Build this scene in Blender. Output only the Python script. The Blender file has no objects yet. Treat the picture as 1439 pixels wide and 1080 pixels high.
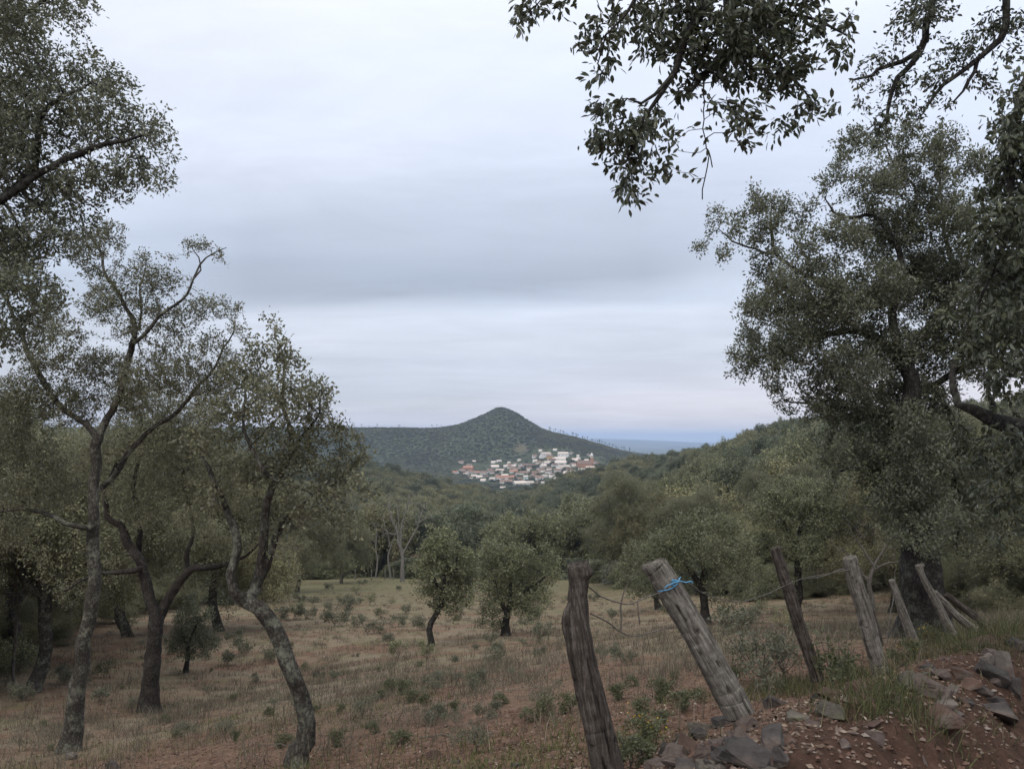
import bpy, bmesh, math, random
import numpy as np
from mathutils import Vector

rng = np.random.default_rng(11)
random.seed(11)
S = bpy.context.scene
COL = S.collection
ZC = 1.65                     # camera height above the track
F = 1108.0                    # focal length in photo pixels (photo 1439 x 1080)
HOR = 615.0                   # eye level in the photo
PITCH = math.atan((HOR - 540.0) / F)
CP, SP = math.cos(PITCH), math.sin(PITCH)

# ------------------------------------------------------------------ helpers
def ray(px, py):
    cx, cy = (px - 719.5) / F, (540.0 - py) / F
    v = np.array([cx, CP - cy * SP, SP + cy * CP])
    return v / v[1]

def P(px, py, d):
    """world point seen at photo pixel (px, py), d metres ahead"""
    return ray(px, py) * d + np.array([0, 0, ZC])

def pchip(xs, ys):
    xs = np.asarray(xs, float); ys = np.asarray(ys, float)
    h = np.diff(xs); dl = np.diff(ys) / h
    m = np.zeros_like(ys)
    for i in range(1, len(xs) - 1):
        if dl[i-1] * dl[i] > 0:
            w1 = 2 * h[i] + h[i-1]; w2 = h[i] + 2 * h[i-1]
            m[i] = (w1 + w2) / (w1 / dl[i-1] + w2 / dl[i])
    m[0] = dl[0]; m[-1] = dl[-1]
    def f(x):
        x = np.clip(np.asarray(x, float), xs[0], xs[-1])
        k = np.clip(np.searchsorted(xs, x) - 1, 0, len(xs) - 2)
        t = (x - xs[k]) / h[k]
        return ((2*t**3 - 3*t**2 + 1) * ys[k] + (t**3 - 2*t**2 + t) * h[k] * m[k]
                + (-2*t**3 + 3*t**2) * ys[k+1] + (t**3 - t**2) * h[k] * m[k+1])
    return f

def _h(i, j, s):
    n = (i * 374761393 + j * 668265263 + s * 974711) & 0x7fffffff
    n = ((n ^ (n >> 13)) * 1274126177) & 0x7fffffff
    return ((n ^ (n >> 16)) & 0xffff) / 65535.0

def vnoise(x, y, s=0):
    x = np.asarray(x, float); y = np.asarray(y, float)
    i = np.floor(x).astype(np.int64); j = np.floor(y).astype(np.int64)
    fx = x - i; fy = y - j
    fx = fx*fx*(3-2*fx); fy = fy*fy*(3-2*fy)
    a = _h(i, j, s)*(1-fx) + _h(i+1, j, s)*fx
    b = _h(i, j+1, s)*(1-fx) + _h(i+1, j+1, s)*fx
    return (a*(1-fy) + b*fy)*2 - 1

def fbm(x, y, s=0, o=4, g=.5):
    r = 0; a = 1; f = 1; t = 0
    for k in range(o):
        r = r + a*vnoise(x*f, y*f, s+k*17); t += a; a *= g; f *= 2.03
    return r/t

def sstep(a, b, x):
    t = np.clip((np.asarray(x, float)-a)/(b-a), 0, 1)
    return t*t*(3-2*t)

# ------------------------------------------------------------------ terrain
Dn = pchip([-30, 0, 2, 3.6, 4, 6, 8, 10, 15, 27, 40, 60, 80, 120, 200],
           [.9, 1.2, 1.35, 1.6, 1.7, 2.25, 2.75, 3.2, 4.3, 6.9, 9.3, 12.4, 15.2, 20.5, 30])
FT = np.array([.645, .764]); FN = np.array([.764, -.645]); F0 = np.array([.26, 3.6])
def fence_st(x, y):
    return (x-F0[0])*FN[0] + (y-F0[1])*FN[1], (x-F0[0])*FT[0] + (y-F0[1])*FT[1]

def near_z(x, y):
    z = -Dn(y) + .15*np.clip(x, -7, 4.2)*(1-sstep(13, 45, y)) + .05*np.clip(x-4.2, 0, 40)
    s, t = fence_st(x, y)
    w = 1-sstep(14, 22, t)
    wob = .18*fbm(t*1.3, s*.4, 5, 3)
    z = z + w*(.13*np.exp(-((s-.75)/.45)**2) - .40*sstep(.95+wob, 1.55+wob, s))
    z = z + .045*fbm(x*1.4, y*1.4, 3, 4)*(1-.6*sstep(1.5, 2.2, s)*w)*(1-sstep(20, 60, y))
    z = z + (.022*fbm(x*5.5, y*5.5, 13, 3) + .012*fbm(x*15, y*15, 14, 2))*(1-sstep(9, 24, y))
    z = z + w*.05*np.exp(-((s-1.1)/.5)**2)*fbm(x*6, y*6, 9, 3)
    z = z + .25*fbm(x*.12, y*.12, 21, 3)*sstep(10, 30, y)
    return z

UP = [-700, 0, 300, 420, 520, 600, 640, 680, 703, 720, 745, 770, 800, 840, 880, 940, 1000, 1060, 1130, 1300, 1439, 2200]
def ridge(py, d): return (HOR-py)/F*d
R17 = [26, 24, 22, 22, 21, 21, 27, 49, 65, 57, 33, 14, 4, -13, -30, -42, -48, -50, -50, -50, -50, -50]
ROWS = [
 (40,  [-9.6]*14 + [-9.5, -9.3, -9.1, -8.9, -8.6, -7.6, -6.8, -4]),
 (60,  [-11.8, -12, -12.3, -12.4, -12.4, -12.4, -12.4, -12.4, -12.4, -12.4, -12.4, -12.4, -12.4, -12.4, -12.2, -11.8, -11.4, -11, -10.4, -9, -8, -5]),
 (120, [-17, -18, -20, -20.5, -20.6, -20.6, -20.5, -20.5, -20.5, -20.4, -20.3, -20.2, -20, -19.6, -19, -17.6, -16, -14, -11.5, -7.5, -4, 4]),
 (250, [-26, -28, -33, -35, -36, -37, -37, -37, -37, -37, -36.5, -36, -34, -31, -27, -21, -14.5, -9.5, -5, -2, -1, 2]),
 (500, [-8, -13, -18, -21, -25, -33, -38, -41, -43, -43, -41, -38, -33, -28, -23, -20, -16, -8, -1, 1, 2, 4]),
 (800, [-30, -35, -42, -48, -56, -60, -61, -62, -62, -62, -62, -62, -61, -58, -53, -48, -42, -40, -36, -30, -30, -20]),
 (1000,[-25, -30, -40, -48, -55, -60, -62, -63, -63, -63, -63, -63, -62, -60, -58, -56, -54, -50, -46, -46, -46, -46]),
 (1350,[-10, -14, -25, -36, -44, -48, -48, -47, -45, -43, -36, -26, -24, -33, -40, -48, -52, -52, -52, -52, -52, -52]),
 (1700, R17),
 (2500,[-30]*5 + [-40]*6 + [-60]*3 + [-80]*8),
 (4200,[-110]*22), (8000, [-112]*22),
 (11500,[-60]*6 + [-50]*6 + [-45, -40, -48, -75, -97, -104] + [-110]*4),
 (14000,[-20]*6 + [-16]*6 + [-14, -13, -24, -55, -95, -106] + [-112]*4),
 (16500,[-80]*10 + [-90]*8 + [-116]*4),
 (19500,[-130]*22)]
TU = np.linspace(-1.30, 1.40, 541)
TL = np.linspace(math.log(40), math.log(19500), 400)
_cols = np.array([pchip([(p-719.5)/F for p in UP], r)(TU) for d, r in ROWS])
_ld = [math.log(d) for d, r in ROWS]
TAB = np.array([pchip(_ld, _cols[:, k])(TL) for k in range(len(TU))]).T
def far_z(x, y):
    yy = np.maximum(y, 40.0); u = np.clip(x/yy, TU[0], TU[-1]-1e-6)
    a = (u-TU[0])/(TU[1]-TU[0]); b = np.clip((np.log(yy)-TL[0])/(TL[1]-TL[0]), 0, len(TL)-1.001)
    i = np.clip(a.astype(int), 0, len(TU)-2); j = b.astype(int); fa = a-i; fb = b-j
    z = (TAB[j, i]*(1-fa)+TAB[j, i+1]*fa)*(1-fb) + (TAB[j+1, i]*(1-fa)+TAB[j+1, i+1]*fa)*fb
    return z + 1.6*fbm(x*.02, y*.02, 31, 3)*sstep(90, 220, yy)*(1-.6*sstep(800, 1500, yy)) 
def G(x, y):
    x = np.atleast_1d(np.asarray(x, float)); y = np.atleast_1d(np.asarray(y, float))
    w = sstep(38, 62, y)
    return near_z(x, y)*(1-w) + far_z(x, y)*w + ZC
def hit(px, py, lo=2.0, hi=3000.0):
    r = ray(px, py)
    ds = np.exp(np.linspace(math.log(lo), math.log(hi), 6000))
    g = G(r[0]*ds, ds) - (r[2]*ds + ZC)
    k = np.argmax(g > 0)
    d = ds[k] if g[k] > 0 else hi
    return np.array([r[0]*d, d, float(G(r[0]*d, d)[0])])

# ------------------------------------------------------------------ mesh + object helpers
def mesh(name, V, faces, smooth=False, attrs=None, mats=()):
    """faces: list of int arrays (n,k)"""
    me = bpy.data.meshes.new(name)
    V = np.asarray(V, np.float32)
    faces = [np.asarray(f, np.int32) for f in faces if len(f)]
    me.vertices.add(len(V)); me.vertices.foreach_set('co', V.ravel())
    if faces:
        loops = np.concatenate([f.ravel() for f in faces])
        tot = np.concatenate([np.full(len(f), f.shape[1], np.int32) for f in faces])
        st = np.concatenate([[0], np.cumsum(tot)[:-1]]).astype(np.int32)
        me.loops.add(len(loops)); me.loops.foreach_set('vertex_index', loops)
        me.polygons.add(len(tot)); me.polygons.foreach_set('loop_start', st)
        me.polygons.foreach_set('use_smooth', np.full(len(tot), smooth, bool))
    for k, a in (attrs or {}).items():
        at = me.attributes.new(k, 'FLOAT', 'POINT'); at.data.foreach_set('value', np.asarray(a, np.float32))
    me.update(calc_edges=True)
    for m in mats: me.materials.append(m)
    return me
def tag(o, label=None, cat=None, group=None, kind=None):
    if label: o['label'] = label
    if cat: o['category'] = cat
    if group: o['group'] = group
    if kind: o['kind'] = kind
    return o
def thing(name, label, cat, loc, rz=0, group=None, sc=1):
    o = bpy.data.objects.new(name, None); COL.objects.link(o)
    o.location = [float(v) for v in loc]; o.rotation_euler = (0, 0, rz); o.scale = (sc, sc, sc) if np.isscalar(sc) else sc
    o.empty_display_size = .2
    return tag(o, label, cat, group)
def obj(name, me, parent=None, loc=None):
    o = bpy.data.objects.new(name, me); COL.objects.link(o)
    if parent: o.parent = parent
    if loc is not None: o.location = [float(v) for v in loc]
    return o
def copy_tree(o, parent=None):
    c = o.copy(); COL.objects.link(c); c.parent = parent
    for ch in list(o.children): copy_tree(ch, c)
    return c
def nrm(v): return v/np.maximum(np.linalg.norm(v, axis=-1, keepdims=True), 1e-9)

# ------------------------------------------------------------------ materials
def newmat(name):
    m = bpy.data.materials.new(name); m.use_nodes = True
    nt = m.node_tree; nt.nodes.clear()
    def n(t, **kw):
        d = nt.nodes.new(t)
        for k, v in kw.items():
            if k in ('inp',):
                for kk, vv in v.items(): d.inputs[kk].default_value = vv
            else: setattr(d, k, v)
        return d
    L = nt.links.new
    out = n('ShaderNodeOutputMaterial')
    return m, n, L, out
def ramp(n, stops, interp='LINEAR'):
    r = n('ShaderNodeValToRGB'); cr = r.color_ramp; cr.interpolation = interp
    while len(cr.elements) < len(stops): cr.elements.new(.5)
    for e, (p, c) in zip(cr.elements, stops):
        e.position = p; e.color = (*c, 1) if len(c) == 3 else c
    return r
def mixc(n, L, fac, a, b, mode='MIX'):
    d = n('ShaderNodeMix', data_type='RGBA', blend_type=mode)
    for sock, v in ((d.inputs[0], fac), (d.inputs[6], a), (d.inputs[7], b)):
        if hasattr(v, 'is_output'): L(v, sock)
        else: sock.default_value = v if np.isscalar(v) else (*v, 1)
    return d.outputs[2]

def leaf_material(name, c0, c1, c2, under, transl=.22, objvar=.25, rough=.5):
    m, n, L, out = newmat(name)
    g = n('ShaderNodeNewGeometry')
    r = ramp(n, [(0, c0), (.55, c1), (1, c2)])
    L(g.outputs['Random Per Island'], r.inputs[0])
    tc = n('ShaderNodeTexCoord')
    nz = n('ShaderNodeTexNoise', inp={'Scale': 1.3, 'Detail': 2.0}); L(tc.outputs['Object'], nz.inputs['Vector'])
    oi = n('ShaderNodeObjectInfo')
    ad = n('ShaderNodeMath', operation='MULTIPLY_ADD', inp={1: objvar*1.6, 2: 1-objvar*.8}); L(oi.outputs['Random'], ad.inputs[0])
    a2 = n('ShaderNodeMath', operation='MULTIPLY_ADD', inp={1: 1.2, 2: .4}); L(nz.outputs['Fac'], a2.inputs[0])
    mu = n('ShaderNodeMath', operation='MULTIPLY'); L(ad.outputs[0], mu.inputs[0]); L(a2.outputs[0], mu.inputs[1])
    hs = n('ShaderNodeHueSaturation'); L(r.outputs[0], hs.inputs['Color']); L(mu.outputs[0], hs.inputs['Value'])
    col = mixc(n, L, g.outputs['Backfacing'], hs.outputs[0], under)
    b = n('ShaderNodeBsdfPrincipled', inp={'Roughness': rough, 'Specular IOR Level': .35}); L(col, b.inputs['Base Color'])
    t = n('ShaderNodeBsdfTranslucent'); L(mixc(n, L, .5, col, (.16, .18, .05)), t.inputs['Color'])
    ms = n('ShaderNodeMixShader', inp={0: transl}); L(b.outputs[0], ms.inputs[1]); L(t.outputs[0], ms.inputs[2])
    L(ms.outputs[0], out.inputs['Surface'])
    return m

def bark_material(name, dark, mid, light, lichen=.4, lich=(.22, .23, .19), scale=14):
    m, n, L, out = newmat(name)
    tc = n('ShaderNodeTexCoord')
    wz = n('ShaderNodeTexNoise', inp={'Scale': scale*.6, 'Detail': 6.0, 'Roughness': .7}); L(tc.outputs['Object'], wz.inputs['Vector'])
    wv = mixc(n, L, .10, tc.outputs['Object'], wz.outputs['Color'])
    mp = n('ShaderNodeMapping', inp={'Scale': (1, 1, .42)}); L(wv, mp.inputs['Vector'])
    v = n('ShaderNodeTexVoronoi', feature='DISTANCE_TO_EDGE', inp={'Scale': scale*2.6}); L(mp.outputs[0], v.inputs['Vector'])
    vr = n('ShaderNodeMapRange', inp={'From Max': .22}); L(v.outputs['Distance'], vr.inputs['Value'])
    nz = n('ShaderNodeTexNoise', inp={'Scale': scale*2.6, 'Detail': 8.0, 'Roughness': .75}); L(mp.outputs[0], nz.inputs['Vector'])
    n3 = n('ShaderNodeTexNoise', inp={'Scale': 2.3, 'Detail': 4.0}); L(tc.outputs['Object'], n3.inputs['Vector'])
    h = n('ShaderNodeMath', operation='MULTIPLY', inp={1: .22}); L(vr.outputs[0], h.inputs[0])
    h1 = n('ShaderNodeMath', operation='MULTIPLY_ADD', inp={1: .62}); L(nz.outputs['Fac'], h1.inputs[0]); L(h.outputs[0], h1.inputs[2])
    h2 = n('ShaderNodeMath', operation='MULTIPLY_ADD', inp={1: .35}); L(n3.outputs['Fac'], h2.inputs[0]); L(h1.outputs[0], h2.inputs[2])
    r = ramp(n, [(.38, dark), (.64, mid), (.90, light)]); L(h2.outputs[0], r.inputs[0])
    ln = n('ShaderNodeTexNoise', inp={'Scale': 6.5, 'Detail': 8.0, 'Roughness': .75}); L(tc.outputs['Object'], ln.inputs['Vector'])
    lr = ramp(n, [(.50, (0, 0, 0)), (.62, (1, 1, 1))]); L(ln.outputs['Fac'], lr.inputs[0])
    lf = n('ShaderNodeMath', operation='MULTIPLY', inp={1: lichen*1.3}); L(lr.outputs[0], lf.inputs[0])
    lf2 = n('ShaderNodeMath', operation='MULTIPLY'); L(lf.outputs[0], lf2.inputs[0]); L(h2.outputs[0], lf2.inputs[1])
    col = mixc(n, L, lf2.outputs[0], r.outputs[0], lich)
    b = n('ShaderNodeBsdfPrincipled', inp={'Roughness': .92, 'Specular IOR Level': .12}); L(col, b.inputs['Base Color'])
    bp = n('ShaderNodeBump', inp={'Strength': .9, 'Distance': .018}); L(h1.outputs[0], bp.inputs['Height']); L(bp.outputs[0], b.inputs['Normal'])
    L(b.outputs[0], out.inputs['Surface'])
    return m

def simple_material(name, c0, c1, scale=8, rough=.85, bump=.3, stretch=(1, 1, 1), objvar=0.0, spots=None, dist=.01):
    m, n, L, out = newmat(name)
    tc = n('ShaderNodeTexCoord'); mp = n('ShaderNodeMapping', inp={'Scale': stretch}); L(tc.outputs['Object'], mp.inputs['Vector'])
    nz = n('ShaderNodeTexNoise', inp={'Scale': scale, 'Detail': 6.0, 'Roughness': .65}); L(mp.outputs[0], nz.inputs['Vector'])
    r = ramp(n, [(.3, c0), (.7, c1)]); L(nz.outputs['Fac'], r.inputs[0]); col = r.outputs[0]
    if spots:
        n2 = n('ShaderNodeTexNoise', inp={'Scale': scale*.7, 'Detail': 4.0}); L(tc.outputs['Object'], n2.inputs['Vector'])
        r2 = ramp(n, [(.55, (0, 0, 0)), (.65, (1, 1, 1))]); L(n2.outputs['Fac'], r2.inputs[0]); col = mixc(n, L, r2.outputs[0], col, spots)
    if objvar:
        oi = n('ShaderNodeObjectInfo'); ma = n('ShaderNodeMath', operation='MULTIPLY_ADD', inp={1: 2*objvar, 2: 1-objvar}); L(oi.outputs['Random'], ma.inputs[0])
        hs = n('ShaderNodeHueSaturation'); L(col, hs.inputs['Color']); L(ma.outputs[0], hs.inputs['Value']); col = hs.outputs[0]
    b = n('ShaderNodeBsdfPrincipled', inp={'Roughness': rough, 'Specular IOR Level': .2}); L(col, b.inputs['Base Color'])
    if bump:
        bp = n('ShaderNodeBump', inp={'Strength': bump, 'Distance': dist}); L(nz.outputs['Fac'], bp.inputs['Height']); L(bp.outputs[0], b.inputs['Normal'])
    L(b.outputs[0], out.inputs['Surface'])
    return m

def island_material(name, stops, rough=.8, transl=0.0):
    m, n, L, out = newmat(name)
    g = n('ShaderNodeNewGeometry'); r = ramp(n, stops); L(g.outputs['Random Per Island'], r.inputs[0])
    b = n('ShaderNodeBsdfPrincipled', inp={'Roughness': rough, 'Specular IOR Level': .15}); L(r.outputs[0], b.inputs['Base Color'])
    if transl:
        t = n('ShaderNodeBsdfTranslucent'); L(r.outputs[0], t.inputs['Color'])
        ms = n('ShaderNodeMixShader', inp={0: transl}); L(b.outputs[0], ms.inputs[1]); L(t.outputs[0], ms.inputs[2]); L(ms.outputs[0], out.inputs['Surface'])
    else: L(b.outputs[0], out.inputs['Surface'])
    return m

# leaves: cork oak (olive, grey below), holm oak (dark), pine, grey scrub
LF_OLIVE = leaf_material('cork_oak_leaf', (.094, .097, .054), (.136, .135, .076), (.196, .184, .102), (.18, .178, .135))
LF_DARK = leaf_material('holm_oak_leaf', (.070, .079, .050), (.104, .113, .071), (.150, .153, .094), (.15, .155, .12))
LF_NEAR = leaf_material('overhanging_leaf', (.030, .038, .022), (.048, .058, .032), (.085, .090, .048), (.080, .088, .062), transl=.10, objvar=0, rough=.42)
LF_MID = leaf_material('field_oak_leaf', (.092, .104, .055), (.136, .145, .076), (.195, .194, .104), (.175, .18, .13))
LF_WOOD = [leaf_material('wood_leaf_olive', (.108, .116, .060), (.152, .156, .080), (.206, .196, .10), (.175, .185, .13), objvar=.45),
           leaf_material('wood_leaf_dark', (.076, .092, .062), (.106, .122, .080), (.148, .158, .098), (.13, .142, .10), objvar=.45),
           leaf_material('wood_leaf_yellow', (.136, .134, .068), (.182, .174, .090), (.245, .222, .116), (.20, .19, .125), objvar=.4),
           leaf_material('wood_leaf_grey', (.165, .166, .126), (.21, .208, .162), (.26, .25, .195), (.23, .225, .185), objvar=.25)]
LF_PINE = leaf_material('pine_needles', (.032, .046, .032), (.048, .064, .042), (.066, .08, .05), (.055, .066, .046), objvar=.2)
LF_SCRUB = leaf_material('scrub_leaf', (.085, .090, .062), (.125, .128, .088), (.175, .165, .115), (.13, .13, .10), objvar=.25)
LF_WEED = leaf_material('weed_leaf', (.056, .066, .032), (.088, .098, .050), (.135, .135, .070), (.11, .115, .07), objvar=.2)
BK_OLIVE = bark_material('lichen_bark', (.016, .014, .012), (.056, .051, .043), (.145, .137, .117), .8, (.21, .215, .165))
BK_CORK = bark_material('stripped_cork_bark', (.012, .010, .009), (.030, .026, .023), (.085, .075, .066), .35, (.13, .13, .105))
BK_DARK = bark_material('dark_bark', (.010, .009, .008), (.030, .027, .024), (.075, .068, .060), .3)
BK_PALE = bark_material('pale_bare_bark', (.08, .072, .064), (.16, .15, .136), (.25, .238, .22), .2)
BK_TWIG = bark_material('bare_twig_bark', (.06, .052, .046), (.13, .115, .10), (.22, .20, .175), .2)

# ------------------------------------------------------------------ tree builder
def smooth_poly(pts, step, wob):
    """pts (n,4) xyz r -> resampled Catmull-Rom with a small wander"""
    pts = np.asarray(pts, float)
    q = np.vstack([2*pts[0]-pts[1], pts, 2*pts[-1]-pts[-2]])
    out = []
    for i in range(1, len(q)-2):
        L = np.linalg.norm(q[i+1, :3]-q[i, :3]); k = max(1, int(round(L/step)))
        for t in np.arange(k)/k:
            a, b, c, d = q[i-1], q[i], q[i+1], q[i+2]
            out.append(.5*((2*b)+(-a+c)*t+(2*a-5*b+4*c-d)*t*t+(-a+3*b-3*c+d)*t**3))
    out.append(pts[-1]); out = np.array(out); out[:, 3] = np.maximum(out[:, 3], .003)
    n = len(out)
    j = rng.normal(0, 1, (n, 3)); j = (j+np.roll(j, 1, 0)+np.roll(j, -1, 0))/1.7
    out[1:-1, :3] += j[1:-1]*wob*step
    return out

class Tree:
    def __init__(s):
        s.p = []; s.par = []; s.r = []
    def limb(s, pts, step=.12, wob=.12):
        q = smooth_poly(pts, step, wob)
        if not s.p: par = -1; st = 0
        else:
            A = np.array(s.p); par = int(np.argmin(((A-q[0, :3])**2).sum(1))); st = 1
        for k in range(st, len(q)):
            s.p.append(q[k, :3]); s.par.append(par); s.r.append(q[k, 3]); par = len(s.p)-1
        return par
    def grow(s, A, step, kill=None, jitter=.3, grav=0.0, maxit=160, tip=.004, expo=2.3, rcap=.05, minz=None):
        nsk = len(s.p)
        kill = kill or step*1.08
        pos = np.array(s.p); par = list(s.par)
        if nsk > 600: pass
        A = np.asarray(A, float); cnt = np.zeros(len(A), int)
        best = np.full(len(A), 1e9); bi = np.zeros(len(A), int)
        def upd(newp, off):
            nonlocal best, bi
            for c in range(0, len(newp), 300):
                d = ((A[:, None, :]-newp[None, c:c+300, :])**2).sum(2)
                k = d.argmin(1); dm = d[np.arange(len(A)), k]
                w = dm < best; best[w] = dm[w]; bi[w] = k[w]+off+c
        upd(pos, 0)
        for it in range(maxit):
            keep = best > kill*kill
            A, best, bi, cnt = A[keep], best[keep], bi[keep], cnt[keep]
            if len(A) == 0: break
            u, inv = np.unique(bi, return_inverse=True)
            d = nrm(A-pos[bi])
            pick = np.zeros(len(u), int); sh = rng.permutation(len(A)); pick[inv[sh]] = sh
            w_ = ((d*d[pick][inv]).sum(1) > .35)[:, None]
            sm = np.zeros((len(u), 3)); np.add.at(sm, inv, d*w_)
            sm = nrm(sm) + rng.normal(0, jitter, sm.shape); sm[:, 2] += grav
            new = pos[u] + nrm(sm)*step
            # drop new nodes that fall onto existing ones
            off = len(pos); pos = np.vstack([pos, new]); par += list(u)
            old = best.copy(); upd(new, off)
            cnt = np.where(best >= old, cnt+1, 0); go = cnt < 14
            A, best, bi, cnt = A[go], best[go], bi[go], cnt[go]
        n = len(pos); area = np.zeros(n); par = np.array(par)
        isleafcount = np.ones(n); has = np.zeros(n, bool); has[par[par >= 0]] = True
        area[~has] = 1.0
        for i in range(n-1, -1, -1):
            if par[i] >= 0: area[par[i]] += area[i]
        r = tip*np.maximum(area, 1)**(1/expo)
        r = np.minimum(r, rcap)
        r[:nsk] = s.r
        for i in range(nsk, n):
            if r[i] > .85*r[par[i]]: r[i] = max(.85*r[par[i]], tip*.8)
        s.p = pos; s.par = par; s.r = r; s.nsk = nsk; s.area = area
        return s
    def flare(s, base, h=.45, k=.6):
        for i in range(len(s.p)):
            z = s.p[i][2]-base[2]
            if np.linalg.norm(np.asarray(s.p[i][:2])-base[:2]) < 1.2: s.r[i] = s.r[i]*(1+k*math.exp(-max(z, 0)/h*2.2))
        return s
    def finish(s):
        s.p = np.array(s.p); s.par = np.array(s.par); s.r = np.array(s.r); s.nsk = len(s.p); s.area = np.ones(len(s.p))
        return s
    def tubes(s, rmin=0.0, rough=.16, sides=(10, 6, 4)):
        n = len(s.p); kids = [[] for _ in range(n)]
        for i in range(n):
            if s.par[i] >= 0: kids[s.par[i]].append(i)
        Vs, Fs, off = [], [], 0
        start = [(-1, 0)]
        roots = [i for i in range(n) if s.par[i] < 0]
        start = [(-1, r) for r in roots]
        while start:
            pa, i = start.pop()
            ch = [i]
            while kids[i]:
                k = sorted(kids[i], key=lambda c: -s.r[c])
                for c in k[1:]: start.append((i, c))
                i = k[0]; ch.append(i)
            R = s.r[ch].copy(); Q = s.p[ch].copy()
            if pa >= 0:
                Q = np.vstack([s.p[pa], Q]); R = np.concatenate([[min(R[0]*1.15, s.r[pa])], R])
            if len(Q) < 2 or R.max() < rmin: continue
            if rmin > 0:
                k = np.argmax(R < rmin) if (R < rmin).any() else len(R)
                k = max(k, 2); Q = Q[:k]; R = R[:k]
            m = R.max(); ns = sides[0] if m > .045 else sides[1] if m > .013 else sides[2]
            if m > .12: ns = int(ns*1.8)
            T = np.gradient(Q, axis=0); T = nrm(T)
            ref = np.array([0, 0, 1.]) if abs(T[0, 2]) < .9 else np.array([1., 0, 0])
            N = np.zeros_like(T); a = nrm(np.cross(T[0], ref)); N[0] = a
            for k in range(1, len(T)):
                a = a - T[k]*a.dot(T[k]); a = a/max(np.linalg.norm(a), 1e-6); N[k] = a
            B = np.cross(T, N); th = np.arange(ns)/ns*2*math.pi
            rr = np.repeat(R[:, None], ns, 1)
            if m > .02 and rough:
                L = np.concatenate([[0], np.cumsum(np.linalg.norm(np.diff(Q, axis=0), axis=1))])
                sd = int(rng.integers(0, 9999))
                rr = rr*(1+rough*fbm(np.cos(th)[None]*1.5+L[:, None]*3.0/(1+4*m), np.sin(th)[None]*1.5+L[:, None]*1.7, sd, 3)*1.4)
            V = Q[:, None]+rr[..., None]*(np.cos(th)[None, :, None]*N[:, None]+np.sin(th)[None, :, None]*B[:, None])
            nr = len(Q)
            V = np.vstack([V.reshape(-1, 3), Q[-1]+T[-1]*R[-1]])
            a, b = np.meshgrid(np.arange(nr-1), np.arange(ns), indexing='ij'); b2 = (b+1) % ns
            q = np.stack([a*ns+b, a*ns+b2, (a+1)*ns+b2, (a+1)*ns+b], -1).reshape(-1, 4)+off
            k = np.arange(ns); tcap = np.stack([(nr-1)*ns+k, (nr-1)*ns+(k+1) % ns, np.full(ns, nr*ns)], -1)+off
            Vs.append(V); Fs.append((q, tcap)); off += len(V)
        if not Vs: return np.zeros((0, 3)), []
        return np.vstack(Vs), [np.vstack([f[0] for f in Fs]), np.vstack([f[1] for f in Fs])]
    def leaves(s, per, size, spread, rthr=.012, up=.5, droop=0.0, fine=False, out=.6, keep=1.0, wr=.46, seed_pts=None):
        idx = np.where((s.r < rthr) & (np.arange(len(s.p)) >= s.nsk))[0]
        if keep < 1: idx = idx[rng.random(len(idx)) < keep]
        k = rng.poisson(per, len(idx)); idx = np.repeat(idx, k); n = len(idx)
        d = nrm(s.p[idx]-s.p[np.maximum(s.par[idx], 0)])
        t = rng.random((n, 1))
        pos = s.p[idx]-d*t*np.linalg.norm(s.p[idx]-s.p[np.maximum(s.par[idx], 0)], axis=1, keepdims=True)
        o = nrm(rng.normal(0, 1, (n, 3)))
        pos = pos+o*spread*rng.random((n, 1))
        ax = nrm(o*out+d*.5+rng.normal(0, .45, (n, 3))+np.array([0, 0, -droop]))
        return leaf_faces(pos, ax, size, up, fine, wr)

def leaf_faces(pos, ax, size, up=.5, fine=False, wr=.46):
    n = len(pos)
    nv = rng.normal(0, 1, (n, 3)); nv[:, 2] = np.abs(nv[:, 2])*.6+up
    nv = nrm(nv-ax*(nv*ax).sum(1, keepdims=True)); sd = np.cross(ax, nv)
    L = (size*rng.uniform(.65, 1.3, n))[:, None]; W = L*wr*rng.uniform(.8, 1.2, (n, 1))
    if not fine:
        V = np.stack([pos, pos+ax*L*.5+sd*W*.5+nv*W*.12, pos+ax*L, pos+ax*L*.5-sd*W*.5+nv*W*.12], 1).reshape(-1, 3)
        return V, [np.arange(n*4).reshape(n, 4)]
    cv = nv*L*rng.uniform(-.12, .06, (n, 1))
    V = np.stack([pos, pos+ax*L*.25+sd*W*.38+nv*W*.12, pos+ax*L*.62+sd*W*.46+nv*W*.16+cv*.4, pos+ax*L+cv,
                  pos+ax*L*.62-sd*W*.46+nv*W*.16+cv*.4, pos+ax*L*.25-sd*W*.38+nv*W*.12, pos+ax*L*.45+cv*.2], 1).reshape(-1, 3)
    b = np.arange(n)[:, None]*7
    return V, [np.vstack([b+np.array([[0, 1, 2, 6]]), b+np.array([[6, 2, 3, 4]]), b+np.array([[0, 6, 4, 5]])])]

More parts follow.
